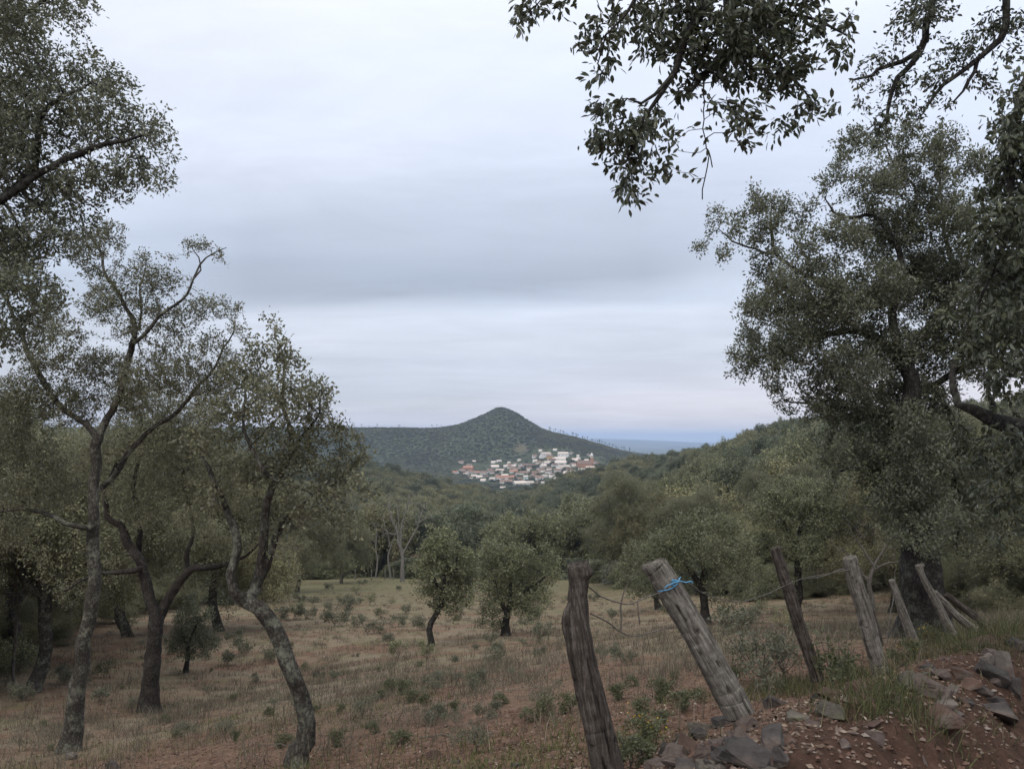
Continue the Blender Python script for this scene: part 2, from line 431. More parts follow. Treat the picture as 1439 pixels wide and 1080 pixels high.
def cat_leaves(a, b):
    return np.vstack([a[0], b[0]]), [np.vstack([a[1][0], b[1][0]+len(a[0])])]
def leaf_cloud(cl, spacing, per, size, spread, dz=1.3, up=.5, droop=0.0, fine=False, wr=.46):
    """sprays of leaves through the crown clumps"""
    c = clump_points(cl, spacing, dz); k = rng.poisson(per, len(c)); axs = nrm(rng.normal(0, 1, (len(c), 3))+np.array([0, 0, .2-droop]))
    i = np.repeat(np.arange(len(c)), k); n = len(i); o = nrm(rng.normal(0, 1, (n, 3)))
    pos = c[i]+o*spread*rng.random((n, 1))+axs[i]*spread*rng.uniform(-1, 1, (n, 1))
    return leaf_faces(pos, nrm(o*.6+axs[i]*.7+rng.normal(0, .35, (n, 3))+np.array([0, 0, -droop])), size, up, fine, wr)
def clump_points(cl, spacing, dz=1.3, shell=.0):
    """attractor points inside clumps given as (centre xyz, radius)"""
    out = []
    for c, r in cl:
        n = max(3, int(4.19*r**3*dz/spacing**3))
        v = nrm(rng.normal(0, 1, (n, 3)))*rng.random((n, 1))**(1/2.4)*r
        v[:, 1] *= dz; v[:, 2] *= .92
        out.append(c+v)
    return np.vstack(out)
def ragged(cl, k=1.0):
    out = list(cl)
    for c, r in cl:
        for _ in range(2):
            v = nrm(rng.normal(0, 1, 3)+np.array([0, 0, .35])); out.append((c+v*r*rng.uniform(.75, 1.15)*k, r*rng.uniform(.28, .5)))
    return out
def pxclumps(lst, d, dj=0.0, k=1.0):
    out = []
    for c in lst:
        dd = (c[3] if len(c) > 3 else d)+rng.uniform(-dj, dj)
        out.append((P(c[0], c[1], dd), c[2]/F*dd*k))
    return out
def pxlimb(pts, d):
    """[(px, py, r_m[, depth])]"""
    return [np.append(P(p[0], p[1], p[3] if len(p) > 3 else d), p[2]) for p in pts]
def build_tree(name, label, base, T, leaf, lmat, bmat, cat='tree', group=None, crown='crown', trunk='trunk', rmin=0.0, sides=(10, 6, 4)):
    e = thing(name, label, cat, base, group=group)
    V, Fc = T.tubes(rmin, sides=sides)
    obj(trunk, mesh(trunk, V-base, Fc, True, mats=[bmat]), e)
    if leaf is not None:
        V, Fc = leaf
        obj(crown, mesh(crown, V-base, Fc, False, mats=[lmat]), e)
    return e

#@@SETTING
# ------------------------------------------------------------------ ground sheet
ys = np.concatenate([np.arange(-9, 2.4, .12), 2.4*1.0155**np.arange(0, 586)])
ys = ys[ys < 19400]
cs = np.concatenate([-np.geomspace(2.6, .82, 26)[:-1], np.arange(-.82, .82001, .0026), np.geomspace(.82, 2.6, 26)[1:]])
W = np.sqrt(np.maximum(ys, 0)**2+16)
X = cs[None, :]*W[:, None]; Y = np.repeat(ys[:, None], len(cs), 1)
Z = G(X.ravel(), Y.ravel()).reshape(X.shape)
ny, nx = X.shape
V = np.stack([X, Y, Z], -1).reshape(-1, 3)
a, b = np.meshgrid(np.arange(ny-1), np.arange(nx-1), indexing='ij')
q = np.stack([a*nx+b, a*nx+b+1, (a+1)*nx+b+1, (a+1)*nx+b], -1).reshape(-1, 4)
EDGE = pchip([-900, -200, 0, 250, 360, 450, 560, 720, 850, 950, 1050, 1200, 1439, 2200],
             [50, 55, 62, 76, 94, 110, 117, 112, 88, 64, 52, 50, 62, 56])
def forest_w(x, y):
    px = 719.5+F*x/np.maximum(y, 1.0)
    e = EDGE(px); return sstep(e*.95, e*1.08, y)
fw = forest_w(V[:, 0], V[:, 1]); fw = fw*(1-sstep(2500, 4000, V[:, 1]))
_s, _t = fence_st(V[:, 0], V[:, 1])
soil = np.clip(sstep(-.6, .9, _s)*(1-sstep(12, 20, _t)) + (1-sstep(7, 15, V[:, 1]))*1.0, 0, 1)
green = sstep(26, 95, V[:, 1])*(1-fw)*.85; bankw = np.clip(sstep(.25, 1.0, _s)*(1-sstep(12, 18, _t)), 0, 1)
plain = sstep(2500, 4000, V[:, 1])
pxv = 719.5+F*V[:, 0]/np.maximum(V[:, 1], 1); 
meadow = .55*np.exp(-(((pxv-733)/11)**2+((V[:, 1]-1440)/30)**2)**2)
fw = fw*(1-meadow); green = np.maximum(green, meadow)
m, n, L, out = newmat('ground_earth')
tc = n('ShaderNodeTexCoord')
def nz(scale, det=5.0, rough=.6, vec=None):
    d = n('ShaderNodeTexNoise', inp={'Scale': scale, 'Detail': det, 'Roughness': rough}); L(vec or tc.outputs['Object'], d.inputs['Vector']); return d.outputs['Fac']
def att(k): d = n('ShaderNodeAttribute', attribute_name=k); return d.outputs['Fac']
r_soil = ramp(n, [(.30, (.050, .032, .024)), (.5, (.150, .090, .062)), (.70, (.26, .175, .128))]); L(nz(9, 8, .75), r_soil.inputs[0])
r_dry = ramp(n, [(.28, (.085, .069, .048)), (.5, (.185, .150, .104)), (.72, (.32, .265, .19))]); L(nz(14, 8, .8), r_dry.inputs[0])
r_grn = ramp(n, [(.3, (.062, .068, .034)), (.7, (.165, .160, .084))]); L(nz(5, 7, .75), r_grn.inputs[0])
fm = ramp(n, [(.42, (0, 0, 0)), (.56, (1, 1, 1))]); L(nz(.38, 8, .72), fm.inputs[0])
c = mixc(n, L, fm.outputs[0], r_soil.outputs[0], r_dry.outputs[0])
fg = ramp(n, [(.50, (0, 0, 0)), (.66, (1, 1, 1))]); L(nz(.55, 6, .7), fg.inputs[0])
fg2 = n('ShaderNodeMath', operation='MULTIPLY', inp={1: .65}); L(fg.outputs[0], fg2.inputs[0])
c = mixc(n, L, fg2.outputs[0], c, r_grn.outputs[0])
sv = n('ShaderNodeMath', operation='MULTIPLY_ADD', inp={1: 1.8, 2: -.6}); L(nz(1.6, 7, .7), sv.inputs[0])
sv2 = n('ShaderNodeMath', operation='MULTIPLY_ADD', use_clamp=True); L(att('soil'), sv2.inputs[0]); sv2.inputs[1].default_value = 1.0; L(sv.outputs[0], sv2.inputs[2])
sv3 = n('ShaderNodeMath', operation='MULTIPLY', use_clamp=True); L(sv2.outputs[0], sv3.inputs[0]); L(att('soil'), sv3.inputs[1])
c = mixc(n, L, sv3.outputs[0], c, r_soil.outputs[0])
gv = n('ShaderNodeMath', operation='MULTIPLY', use_clamp=True); L(att('green'), gv.inputs[0]); L(nz(.08, 5), gv.inputs[1])
gv2 = n('ShaderNodeMath', operation='MULTIPLY', use_clamp=True, inp={1: 1.6}); L(gv.outputs[0], gv2.inputs[0])
c = mixc(n, L, gv2.outputs[0], c, r_grn.outputs[0])
peb = n('ShaderNodeTexVoronoi', inp={'Scale': 26.0, 'Randomness': 1.0}); L(tc.outputs['Object'], peb.inputs['Vector'])
pr = ramp(n, [(.0, (1, 1, 1)), (.16, (0, 0, 0))]); L(peb.outputs['Distance'], pr.inputs[0])
pm = n('ShaderNodeMath', operation='MULTIPLY', inp={1: .55}); L(pr.outputs[0], pm.inputs[0])
c = mixc(n, L, pm.outputs[0], c, (.23, .19, .165))
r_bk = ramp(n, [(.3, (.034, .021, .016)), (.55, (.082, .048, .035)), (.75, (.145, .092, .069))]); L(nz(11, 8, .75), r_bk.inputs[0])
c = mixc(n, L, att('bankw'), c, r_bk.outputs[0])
r_for = ramp(n, [(.3, (.060, .068, .036)), (.7, (.115, .118, .064))]); L(nz(.15, 6, .7), r_for.inputs[0])
r_hill = ramp(n, [(.3, (.036, .044, .023)), (.7, (.074, .084, .043))]); L(nz(.02, 7, .7), r_hill.inputs[0])
fcol = mixc(n, L, att('hillw'), r_for.outputs[0], r_hill.outputs[0])
c = mixc(n, L, att('forest'), c, fcol)
r_pl = ramp(n, [(.35, (.055, .07, .05)), (.65, (.15, .15, .10))]); L(nz(.0016, 6, .6), r_pl.inputs[0])
c = mixc(n, L, att('plain'), c, r_pl.outputs[0])
bs = n('ShaderNodeBsdfPrincipled', inp={'Roughness': .95, 'Specular IOR Level': .1}); L(c, bs.inputs['Base Color'])
bp = n('ShaderNodeBump', inp={'Strength': .9, 'Distance': .035}); L(nz(20, 7, .75), bp.inputs['Height']); L(bp.outputs[0], bs.inputs['Normal'])
L(bs.outputs[0], out.inputs['Surface'])
M_GROUND = m
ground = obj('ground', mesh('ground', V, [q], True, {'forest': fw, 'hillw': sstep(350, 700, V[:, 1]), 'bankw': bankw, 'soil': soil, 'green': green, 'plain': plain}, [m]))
tag(ground, kind='structure')

# the dirt track, a sheet laid over the ground to the right of the bank
tt = np.arange(-8, 16, .1); ss = np.linspace(1.75, 4.6, 30)
SS, TT = np.meshgrid(ss, tt); SS = SS + np.where(SS < 1.8, .14*fbm(TT*1.5, TT*0, 77, 3), 0)
X = F0[0]+FN[0]*SS+FT[0]*TT; Y = F0[1]+FN[1]*SS+FT[1]*TT
Z = G(X.ravel(), Y.ravel()).reshape(X.shape)+.012
V = np.stack([X, Y, Z], -1).reshape(-1, 3); ny, nx = X.shape
a, b = np.meshgrid(np.arange(ny-1), np.arange(nx-1), indexing='ij')
q = np.stack([a*nx+b, a*nx+b+1, (a+1)*nx+b+1, (a+1)*nx+b], -1).reshape(-1, 4)
M_ROAD = simple_material('red_track_earth', (.060, .032, .024), (.155, .085, .064), 7, .95, .8, dist=.03)
tag(obj('dirt_road', mesh('dirt_road', V, [q], True, mats=[M_ROAD])), kind='structure')

#@@NEARTREES
# ------------------------------------------------------------------ near trees
def sub(base, lst): return lst
# tall oak beside the frame on the left, reaching in over the top left corner
T = Tree(); d0 = 6.6
b0 = np.array([-6.0, 6.4, float(G(-6.0, 6.4)[0])])
T.limb([np.append(b0-[0, 0, .1], .21), np.append(b0+[.1, 0, 1.2], .17), np.append(b0+[.25, .05, 2.6], .14), np.append(P(-210, 420, 6.5), .12), np.append(P(-200, 250, 6.6), .10), np.append(P(-170, 60, 6.7), .07)])
T.limb(pxlimb([(-230, 470, 0.0648), (-120, 370, 0.0540), (0, 280, 0.0360), (60, 245, 0.0302), (110, 220, 0.0259), (150, 200, 0.0187), (200, 190, 0.0094)], 6.4))
T.limb(pxlimb([(0, 280, 0.0360), (42, 235, 0.0274), (50, 200, 0.0238), (56, 160, 0.0202), (90, 135, 0.0144), (130, 115, 0.0086)], 6.5))
T.limb(pxlimb([(-200, 250, 0.0576), (-60, 80, 0.0360), (10, 25, 0.0245), (40, 15, 0.0202), (75, 0, 0.0158), (105, -20, 0.0101)], 6.8))
T.limb(pxlimb([(-215, 420, 0.0576), (-100, 430, 0.0324), (0, 410, 0.0216), (50, 400, 0.0115)], 7.0))
T.limb(pxlimb([(-120, 370, 0.0432), (-60, 200, 0.0288), (-10, 130, 0.0187), (30, 90, 0.0101)], 7.2))
cl = pxclumps([(20, 25, 55), (95, 10, 35), (128, 8, 13), (40, 95, 52), (70, 165, 60), (130, 105, 38), (165, 112, 28), (150, 165, 52), (205, 180, 34), (226, 160, 14),
     (238, 212, 17), (234, 258, 22), (170, 240, 42), (112, 262, 42), (50, 265, 55), (20, 335, 52), (80, 330, 42), (122, 318, 22), (30, 405, 52), (72, 420, 28),
     (0, 200, 55), (178, 280, 15), (-40, 150, 80), (-40, 350, 70), (-60, 0, 80), (10, 470, 45), (200, 235, 26), (-130, 120, 90), (-130, 280, 90)], 6.7, .45)
T.grow(clump_points(cl, .09), .07, jitter=.3, tip=.0024, rcap=.03)
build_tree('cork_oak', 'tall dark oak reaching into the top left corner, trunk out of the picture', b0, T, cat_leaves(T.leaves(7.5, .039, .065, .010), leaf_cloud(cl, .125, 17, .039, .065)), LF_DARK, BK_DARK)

# front oak on the left: pale lichened trunk forking high
b1 = hit(98, 1056)
d1 = b1[1]
T = Tree()
T.limb([np.append(b1-[0, 0, .15], .16)] + pxlimb([(99, 1050, .145), (106, 990, .118), (118, 910, .100), (130, 850, .098), (132, 790, .085), (131, 730, .078), (134, 670, .07), (138, 615, .072)], d1))
T.limb(pxlimb([(138, 615, .06), (120, 598, .045), (85, 570, .042), (58, 535, .040), (40, 500, .036), (28, 460, .03), (10, 420, .022)], d1))
T.limb(pxlimb([(138, 615, .06), (152, 590, .052), (166, 555, .046), (180, 505, .042), (188, 475, .04), (186, 450, .034), (168, 420, .028), (150, 385, .022), (140, 350, .017), (118, 320, .011)], d1+.1))
T.limb(pxlimb([(186, 488, .03), (205, 470, .03), (222, 445, .028), (245, 428, .024), (268, 402, .02), (282, 372, .015), (300, 356, .010), (318, 348, .006)], d1-.3))
T.limb(pxlimb([(280, 390, .013), (278, 360, .009), (268, 345, .006)], d1-.35))
T.limb(pxlimb([(133, 745, .05), (118, 742, .04), (90, 735, .034), (60, 722, .028), (20, 715, .02), (-20, 725, .014)], d1-.2))
T.limb(pxlimb([(134, 690, .05), (160, 670, .045), (178, 640, .042), (205, 610, .038), (250, 578, .033), (275, 545, .026), (300, 520, .02), (320, 480, .013), (330, 455, .008)], d1+.5))
T.limb(pxlimb([(188, 475, .02), (200, 440, .018), (196, 405, .012), (205, 380, .007)], d1+.4))
T.limb(pxlimb([(250, 578, .02), (268, 560, .016), (290, 550, .010)], d1+.7))
cl = pxclumps([(150, 330, 26), (118, 350, 30), (175, 385, 20), (212, 392, 28), (238, 400, 18), (200, 362, 15), (270, 345, 15), (300, 352, 12), (316, 366, 10), (286, 338, 8),
     (290, 432, 22), (322, 432, 18), (248, 462, 22), (332, 458, 14), (222, 452, 22), (300, 482, 22), (344, 472, 13), (180, 462, 22), (140, 430, 28), (92, 470, 26), (60, 505, 30),
     (150, 520, 34), (105, 565, 38), (205, 530, 34), (250, 530, 34), (30, 560, 44), (300, 540, 34), (30, 685, 36), (85, 690, 28), (15, 745, 30), (60, 650, 34), (0, 620, 40),
     (170, 350, 12), (235, 360, 10), (75, 440, 22), (130, 385, 20), (160, 415, 26), (205, 425, 24), (265, 440, 22), (110, 510, 30), (180, 560, 30), (270, 500, 24), (60, 460, 26), (230, 490, 24), (320, 510, 22)], d1, .45)
T.flare(b1, .4, .3)
T.grow(clump_points(cl, .10), .08, jitter=.3, tip=.0022, rcap=.022)
build_tree('cork_oak', 'slender lichen covered oak at the left front with a straight trunk and forked open crown', b1, T, cat_leaves(T.leaves(7, .042, .065, .009), leaf_cloud(cl, .13, 13, .042, .065)), LF_OLIVE, BK_OLIVE)

# second oak: dark thick foot, low fork
b2 = hit(208, 1000)
d2 = b2[1]
T = Tree()
T.limb([np.append(b2-[0, 0, .15], .20)] + pxlimb([(209, 994, .185), (212, 950, .165), (216, 905, .160), (220, 872, .155)], d2))
T.limb(pxlimb([(219, 868, .13), (208, 830, .115), (197, 790, .10), (182, 765, .09), (172, 740, .08), (152, 726, .06), (150, 690, .05), (170, 640, .04), (200, 600, .025)], d2))
T.limb(pxlimb([(192, 785, .07), (197, 750, .06), (188, 700, .05), (192, 655, .04), (215, 610, .028), (240, 570, .016)], d2+.4))
T.limb(pxlimb([(221, 868, .12), (240, 836, .10), (256, 812, .09), (270, 800, .08), (296, 797, .06), (318, 792, .045), (345, 780, .03), (370, 760, .018)], d2+.1))
T.limb(pxlimb([(262, 808, .06), (264, 775, .05), (272, 745, .04), (262, 700, .035), (258, 660, .03), (280, 620, .018)], d2+.3))
T.limb(pxlimb([(195, 800, .06), (170, 802, .045), (130, 808, .03), (90, 830, .018)], d2-.3))
cl = pxclumps([(200, 620, 46), (262, 600, 44), (240, 675, 44), (292, 688, 36), (180, 690, 34), (312, 640, 38), (335, 760, 22), (150, 620, 36), (225, 560, 34), (290, 570, 30), (180, 560, 34),
     (270, 730, 28), (120, 650, 34), (100, 830, 22), (210, 720, 28), (330, 700, 26), (300, 750, 22)], d2, .7)
T.flare(b2, .5, .35)
T.grow(clump_points(cl, .14), .11, jitter=.3, tip=.0026, rcap=.035)
build_tree('cork_oak', 'dark stripped cork oak with a thick foot and low fork, second trunk from the left', b2, T, cat_leaves(T.leaves(9, .045, .09, .012), leaf_cloud(cl, .17, 12, .045, .075)), LF_OLIVE, BK_CORK)

# third oak: thin crooked trunk
b3 = hit(414, 1074)
d3 = b3[1]
T = Tree()
T.limb([np.append(b3-[0, 0, .15], .10)] + pxlimb([(415, 1070, .092), (428, 1040, .082), (430, 1015, .075), (420, 980, .068), (410, 945, .064), (398, 905, .062), (386, 880, .062), (364, 853, .06), (346, 845, .058)], d3))
T.limb(pxlimb([(346, 845, .05), (330, 832, .042), (327, 810, .038), (331, 770, .034), (326, 735, .03), (312, 700, .024), (296, 662, .019), (280, 638, .013), (270, 600, .008)], d3-.1))
T.limb(pxlimb([(350, 846, .05), (362, 815, .044), (370, 770, .04), (375, 730, .036), (384, 685, .032), (400, 650, .026), (410, 615, .021), (395, 570, .015), (400, 520, .010), (385, 470, .006)], d3+.15))
T.limb(pxlimb([(352, 842, .04), (374, 795, .036), (388, 755, .032), (410, 722, .027), (440, 700, .02), (470, 680, .014), (500, 650, .008)], d3+.4))
T.limb(pxlimb([(384, 685, .02), (365, 650, .017), (350, 600, .013), (345, 550, .008)], d3-.3))
T.limb(pxlimb([(410, 625, .016), (440, 590, .012), (450, 560, .007)], d3+.1))
cl = pxclumps([(360, 492, 26), (400, 502, 28), (330, 520, 28), (426, 512, 14), (440, 550, 32), (460, 556, 12), (390, 560, 48), (332, 590, 42), (450, 602, 38), (490, 622, 26), (512, 642, 17),
     (400, 640, 48), (340, 660, 38), (470, 668, 38), (508, 682, 22), (430, 710, 38), (380, 720, 34), (480, 732, 28), (290, 622, 32), (302, 690, 28), (448, 760, 22), (412, 772, 18),
     (370, 444, 8), (388, 470, 15), (500, 742, 18), (525, 700, 12), (350, 540, 30), (300, 570, 24)], d3, .6)
T.flare(b3, .3, .22)
T.grow(clump_points(cl, .085), .068, jitter=.3, tip=.0019, rcap=.016)
build_tree('cork_oak', 'crooked thin oak bowing to the left under a rounded olive crown', b3, T, cat_leaves(T.leaves(9, .036, .06, .008), leaf_cloud(cl, .105, 13, .036, .055)), LF_OLIVE, BK_OLIVE)

# large oak on the right beyond the fence
b4 = hit(1300, 893)
d4 = b4[1]
T = Tree()
T.limb([np.append(b4-[0, 0, .2], .36)] + pxlimb([(1300, 885, 0.294), (1297, 840, 0.257), (1294, 790, 0.237), (1290, 720, 0.209), (1284, 650, 0.190), (1280, 600, 0.126), (1284, 550, 0.112), (1272, 505, 0.098)], d4))
T.limb(pxlimb([(1276, 520, 0.084), (1245, 482, 0.070), (1215, 470, 0.059), (1188, 466, 0.052), (1155, 474, 0.042), (1115, 490, 0.032), (1062, 503, 0.015)], d4+.25))
T.limb(pxlimb([(1215, 470, 0.049), (1200, 455, 0.042), (1172, 420, 0.036), (1143, 392, 0.032), (1098, 365, 0.028), (1084, 335, 0.024), (1082, 302, 0.015), (1085, 280, 0.008)], d4+.25))
T.limb(pxlimb([(1092, 358, 0.021), (1060, 350, 0.017), (1041, 343, 0.014), (1010, 322, 0.007)], d4+.25))
T.limb(pxlimb([(1143, 392, 0.021), (1135, 370, 0.015), (1125, 340, 0.011), (1140, 310, 0.006)], d4+.25))
T.limb(pxlimb([(1272, 505, 0.070), (1258, 470, 0.063), (1253, 440, 0.056), (1265, 400, 0.049), (1262, 345, 0.038), (1225, 306, 0.028), (1190, 305, 0.021), (1172, 298, 0.014), (1160, 280, 0.008)], d4))
T.limb(pxlimb([(1262, 345, 0.035), (1285, 300, 0.028), (1286, 261, 0.021), (1262, 240, 0.015), (1245, 205, 0.010)], d4+.4))
T.limb(pxlimb([(1272, 505, 0.063), (1310, 450, 0.049), (1340, 400, 0.038), (1330, 330, 0.028), (1320, 260, 0.017), (1325, 210, 0.010)], d4+.8))
T.limb(pxlimb([(1284, 560, 0.056), (1330, 530, 0.045), (1380, 500, 0.035), (1420, 450, 0.021)], d4+.25))
T.limb(pxlimb([(1282, 610, 0.067), (1240, 590, 0.038), (1200, 575, 0.032), (1160, 570, 0.021), (1110, 565, 0.011)], d4+.25))
T.limb(pxlimb([(1285, 640, 0.048), (1240, 650, 0.028), (1200, 655, 0.021), (1170, 670, 0.013)], d4+.25))
T.limb(pxlimb([(1288, 690, 0.048), (1330, 650, 0.032), (1370, 620, 0.021), (1400, 610, 0.013)], d4+.2))
T.limb(pxlimb([(1330, 570, 0.042), (1342, 610, 0.035), (1338, 660, 0.028), (1350, 720, 0.020), (1345, 780, 0.011)], d4+.25))
big = [(1000, 300, 19), (985, 350, 13), (1012, 360, 10), (1060, 282, 27), (1098, 286, 24), (1085, 322, 32), (1130, 302, 22), (1040, 322, 20), (1125, 350, 24), (1070, 372, 24), (1062, 430, 32),
     (1100, 420, 40), (1052, 470, 26), (1052, 512, 28), (1090, 500, 40), (1034, 500, 10), (1102, 572, 17), (1090, 545, 20), (1140, 450, 45), (1150, 400, 40), (1180, 340, 40), (1162, 262, 18), (1182, 232, 24),
     (1202, 202, 28), (1230, 260, 42), (1240, 330, 48), (1262, 200, 34), (1290, 240, 42), (1312, 300, 48), (1322, 200, 30), (1340, 380, 58), (1280, 400, 52), (1212, 420, 42), (1230, 490, 50), (1162, 520, 44),
     (1152, 570, 34), (1200, 570, 46), (1260, 560, 52), (1320, 480, 55), (1380, 440, 55), (1390, 510, 38), (1310, 560, 34), (1172, 640, 34), (1165, 690, 20), (1170, 612, 30), (1222, 640, 46), (1270, 660, 46),
     (1242, 708, 38), (1292, 720, 36), (1330, 620, 40), (1340, 690, 40), (1280, 600, 40), (1380, 655, 30), (1390, 720, 26), (1410, 630, 24), (1430, 690, 26), (1350, 750, 28), (1360, 300, 40), (1370, 230, 30), (1420, 400, 50),
     (1300, 770, 22), (1390, 770, 20), (1440, 560, 10), (1480, 480, 60), (1500, 380, 60), (1470, 640, 40)]
big += [(x_, y_, r_, d4-1.1) for x_, y_, r_ in ((1285, 600, 30), (1300, 640, 34), (1270, 670, 34), (1305, 690, 32), (1275, 725, 30), (1318, 735, 28), (1262, 750, 22), (1298, 760, 20), (1330, 770, 22), (1250, 700, 26), (1345, 720, 26), (1100, 395, 30), (1180, 430, 40), (1120, 470, 36), (1200, 520, 40), (1240, 400, 42))]
cl = pxclumps(big, d4, .7)
T.flare(b4)
T.grow(clump_points(cl, .165), .13, jitter=.3, tip=.0028, rcap=.05, maxit=220)
build_tree('cork_oak', 'huge spreading oak with a thick trunk behind the leaning posts on the right', b4, T, cat_leaves(T.leaves(18, .048, .11, .014), leaf_cloud(cl, .19, 52, .048, .105)), LF_DARK, BK_DARK)

# oak beside the frame on the right whose boughs hang over the top of the view
b5 = np.array([5.0, 3.9, 0.]); b5[2] = float(G(5.0, 3.9)[0])
T = Tree(); dn = 4.0
T.limb([np.append(b5-[0, 0, .2], .26), np.append(b5+[-.05, 0, .8], .21), np.append(b5+[-.15, .05, 1.9], .18), np.append(b5+[-.3, .1, 3.0], .15), np.append(b5+[-.6, .1, 4.0], .12)])
top = b5+np.array([-.6, .1, 4.0])
T.limb([np.append(top, .09), np.append(P(1280, -260, 4.0), .07), np.append(P(1140, -170, 4.0), .055), np.append(P(1060, -70, 4.0), .045), np.append(P(1034, 0, 4.0), .036), np.append(P(1040, 40, 4.0), .03), np.append(P(1046, 70, 4.0), .026), np.append(P(1011, 90, 4.0), .02), np.append(P(988, 103, 4.), .015), np.append(P(972, 128, 4.), .009)])
T.limb(pxlimb([(1060, -70, .03), (1010, -25, .026), (996, 0, .024), (964, 54, .021), (937, 101, .017), (918, 136, .013), (895, 170, .008), (885, 215, .005)], 3.9))
T.limb(pxlimb([(937, 101, .012), (925, 135, .009), (905, 145, .007), (883, 144, .005), (865, 160, .003)], 3.85))
T.limb(pxlimb([(1010, -25, .018), (930, -30, .014), (860, -10, .010), (800, -10, .007), (760, 0, .004)], 3.9))
T.limb(pxlimb([(900, -25, .010), (880, 20, .007), (855, 50, .005), (840, 90, .0035)], 3.8))
T.limb(pxlimb([(1046, 70, .016), (1080, 90, .012), (1110, 110, .008), (1140, 140, .005)], 4.2))
T.limb(pxlimb([(1034, 10, .016), (1100, 20, .012), (1150, 25, .008), (1190, 50, .005)], 4.1))
T.limb(pxlimb([(988, 103, .006), (990, 132, .0035), (989, 170, .003), (994, 218, .0025), (989, 250, .002), (987, 280, .0015)], 3.95), step=.05)
T.limb(pxlimb([(992, 205, .002), (1000, 225, .0015), (1001, 235, .0012)], 3.95), step=.04)
T.limb([np.append(top, .08)] + pxlimb([(1560, -60, .06, 4.5), (1480, 60, .045, 4.6), (1440, 150, .032, 4.6), (1420, 240, .022, 4.6), (1410, 320, .015, 4.6), (1385, 400, .010, 4.6), (1375, 470, .006, 4.6)], 4.6))
T.limb([np.append(b5+[-.1, .03, 1.3], .12)] + pxlimb([(1560, 640, .09, 4.9), (1480, 612, .075, 5.2), (1439, 598, .065, 5.3), (1400, 590, .050, 5.4), (1370, 577, .036, 5.4), (1346, 570, .026, 5.5), (1338, 545, .024, 5.5), (1342, 500, .014, 5.6)], 5.2))
T.limb(pxlimb([(1400, 590, .03, 5.4), (1392, 570, .02, 5.4), (1384, 545, .012, 5.4), (1390, 520, .007, 5.4)], 5.4))
T.limb([np.append(top, .10), np.append(top+[-.6, 1.2, .4], .085)] + pxlimb([(1340, -120, .06, 6.6), (1316, -20, 0.0338, 7), (1306, 40, 0.0300, 7), (1297, 68, 0.0285, 7), (1262, 108, 0.0225, 7), (1250, 145, 0.0165, 7), (1236, 180, 0.0090, 7)], 7))
T.limb(pxlimb([(1290, 75, .025), (1256, 90, .02), (1226, 104, .016), (1200, 112, .009)], 7))
T.limb([np.append(top+[-.6, 1.2, .4], .07)] + pxlimb([(1420, -90, .055, 6.4), (1412, -15, 0.0338, 6.8), (1414, 40, 0.0300, 6.8), (1372, 86, 0.0240, 6.8), (1326, 120, 0.0165, 6.8), (1306, 146, 0.0090, 6.8)], 6.8))
T.limb(pxlimb([(1376, 84, .02), (1358, 115, .014), (1340, 143, .008)], 6.8))
nA = pxclumps([(745, 12, 24), (778, 8, 20), (730, 26, 12), (830, 30, 16), (850, 55, 24), (820, 72, 15), (880, 25, 26), (862, 85, 16), (842, 115, 12), (845, 150, 21), (870, 150, 16), (840, 190, 24), (870, 202, 34),
     (900, 192, 34), (920, 172, 24), (890, 240, 24), (872, 258, 12), (940, 192, 20), (897, 274, 8), (885, 266, 10), (935, 238, 16), (930, 58, 38), (960, 20, 40), (980, 78, 34), (1010, 48, 44), (1050, 28, 44), (1040, 90, 38),
     (1070, 70, 34), (1100, 30, 40), (1090, 110, 34), (1030, 140, 24), (1060, 160, 24), (1085, 182, 15), (1050, 194, 10), (1112, 168, 19), (1140, 160, 15), (1166, 146, 13), (1120, 80, 30), (1150, 30, 24), (1170, 60, 17),
     (1190, 22, 17), (1186, 76, 8), (1130, 130, 16), (960, 120, 24), (915, 20, 24), (1060, -30, 40), (960, -30, 40), (1140, -20, 30)], 4.0, .15)
nB = pxclumps([(1425, 180, 30), (1405, 205, 26), (1432, 240, 44), (1395, 262, 22), (1420, 300, 38), (1402, 340, 36), (1366, 332, 17), (1430, 380, 44), (1392, 400, 28), (1362, 432, 18), (1410, 450, 34), (1372, 480, 22),
     (1350, 500, 10), (1430, 510, 34), (1395, 530, 18), (1336, 440, 10), (1432, 105, 18), (1428, 140, 22), (1404, 556, 12), (1460, 300, 50), (1470, 450, 50), (1470, 180, 45), (1380, 300, 16), (1420, 620, 22, 5.4), (1385, 625, 18, 5.5), (1435, 655, 24, 5.4), (1400, 660, 18, 5.5), (1365, 650, 14, 5.6), (1425, 700, 20, 5.4), (1390, 705, 14, 5.6), (1438, 740, 18, 5.4), (1408, 750, 12, 5.5), (1350, 615, 14, 5.6), (1375, 690, 10, 5.6), (1432, 580, 12, 5.3), (1415, 560, 16, 5.2)], 4.6, .25)
nC = pxclumps([(1300, 8, 34), (1270, 28, 24), (1342, 16, 16), (1232, 80, 19), (1216, 112, 15), (1260, 120, 24), (1250, 160, 24), (1310, 112, 24), (1350, 70, 28), (1392, 40, 24), (1382, 112, 19), (1402, 132, 14), (1280, 160, 15),
     (1430, 30, 24), (1236, 188, 15), (1200, 192, 14), (1330, 140, 14), (1210, 150, 15), (1420, 80, 18)], 6.9, .3)
A = np.vstack([clump_points(nA, .055), clump_points(nB, .062), clump_points(nC, .08)])
T.flare(b5)
T.grow(A, .05, kill=.058, jitter=.3, grav=-.12, tip=.0018, rcap=.014, maxit=240)
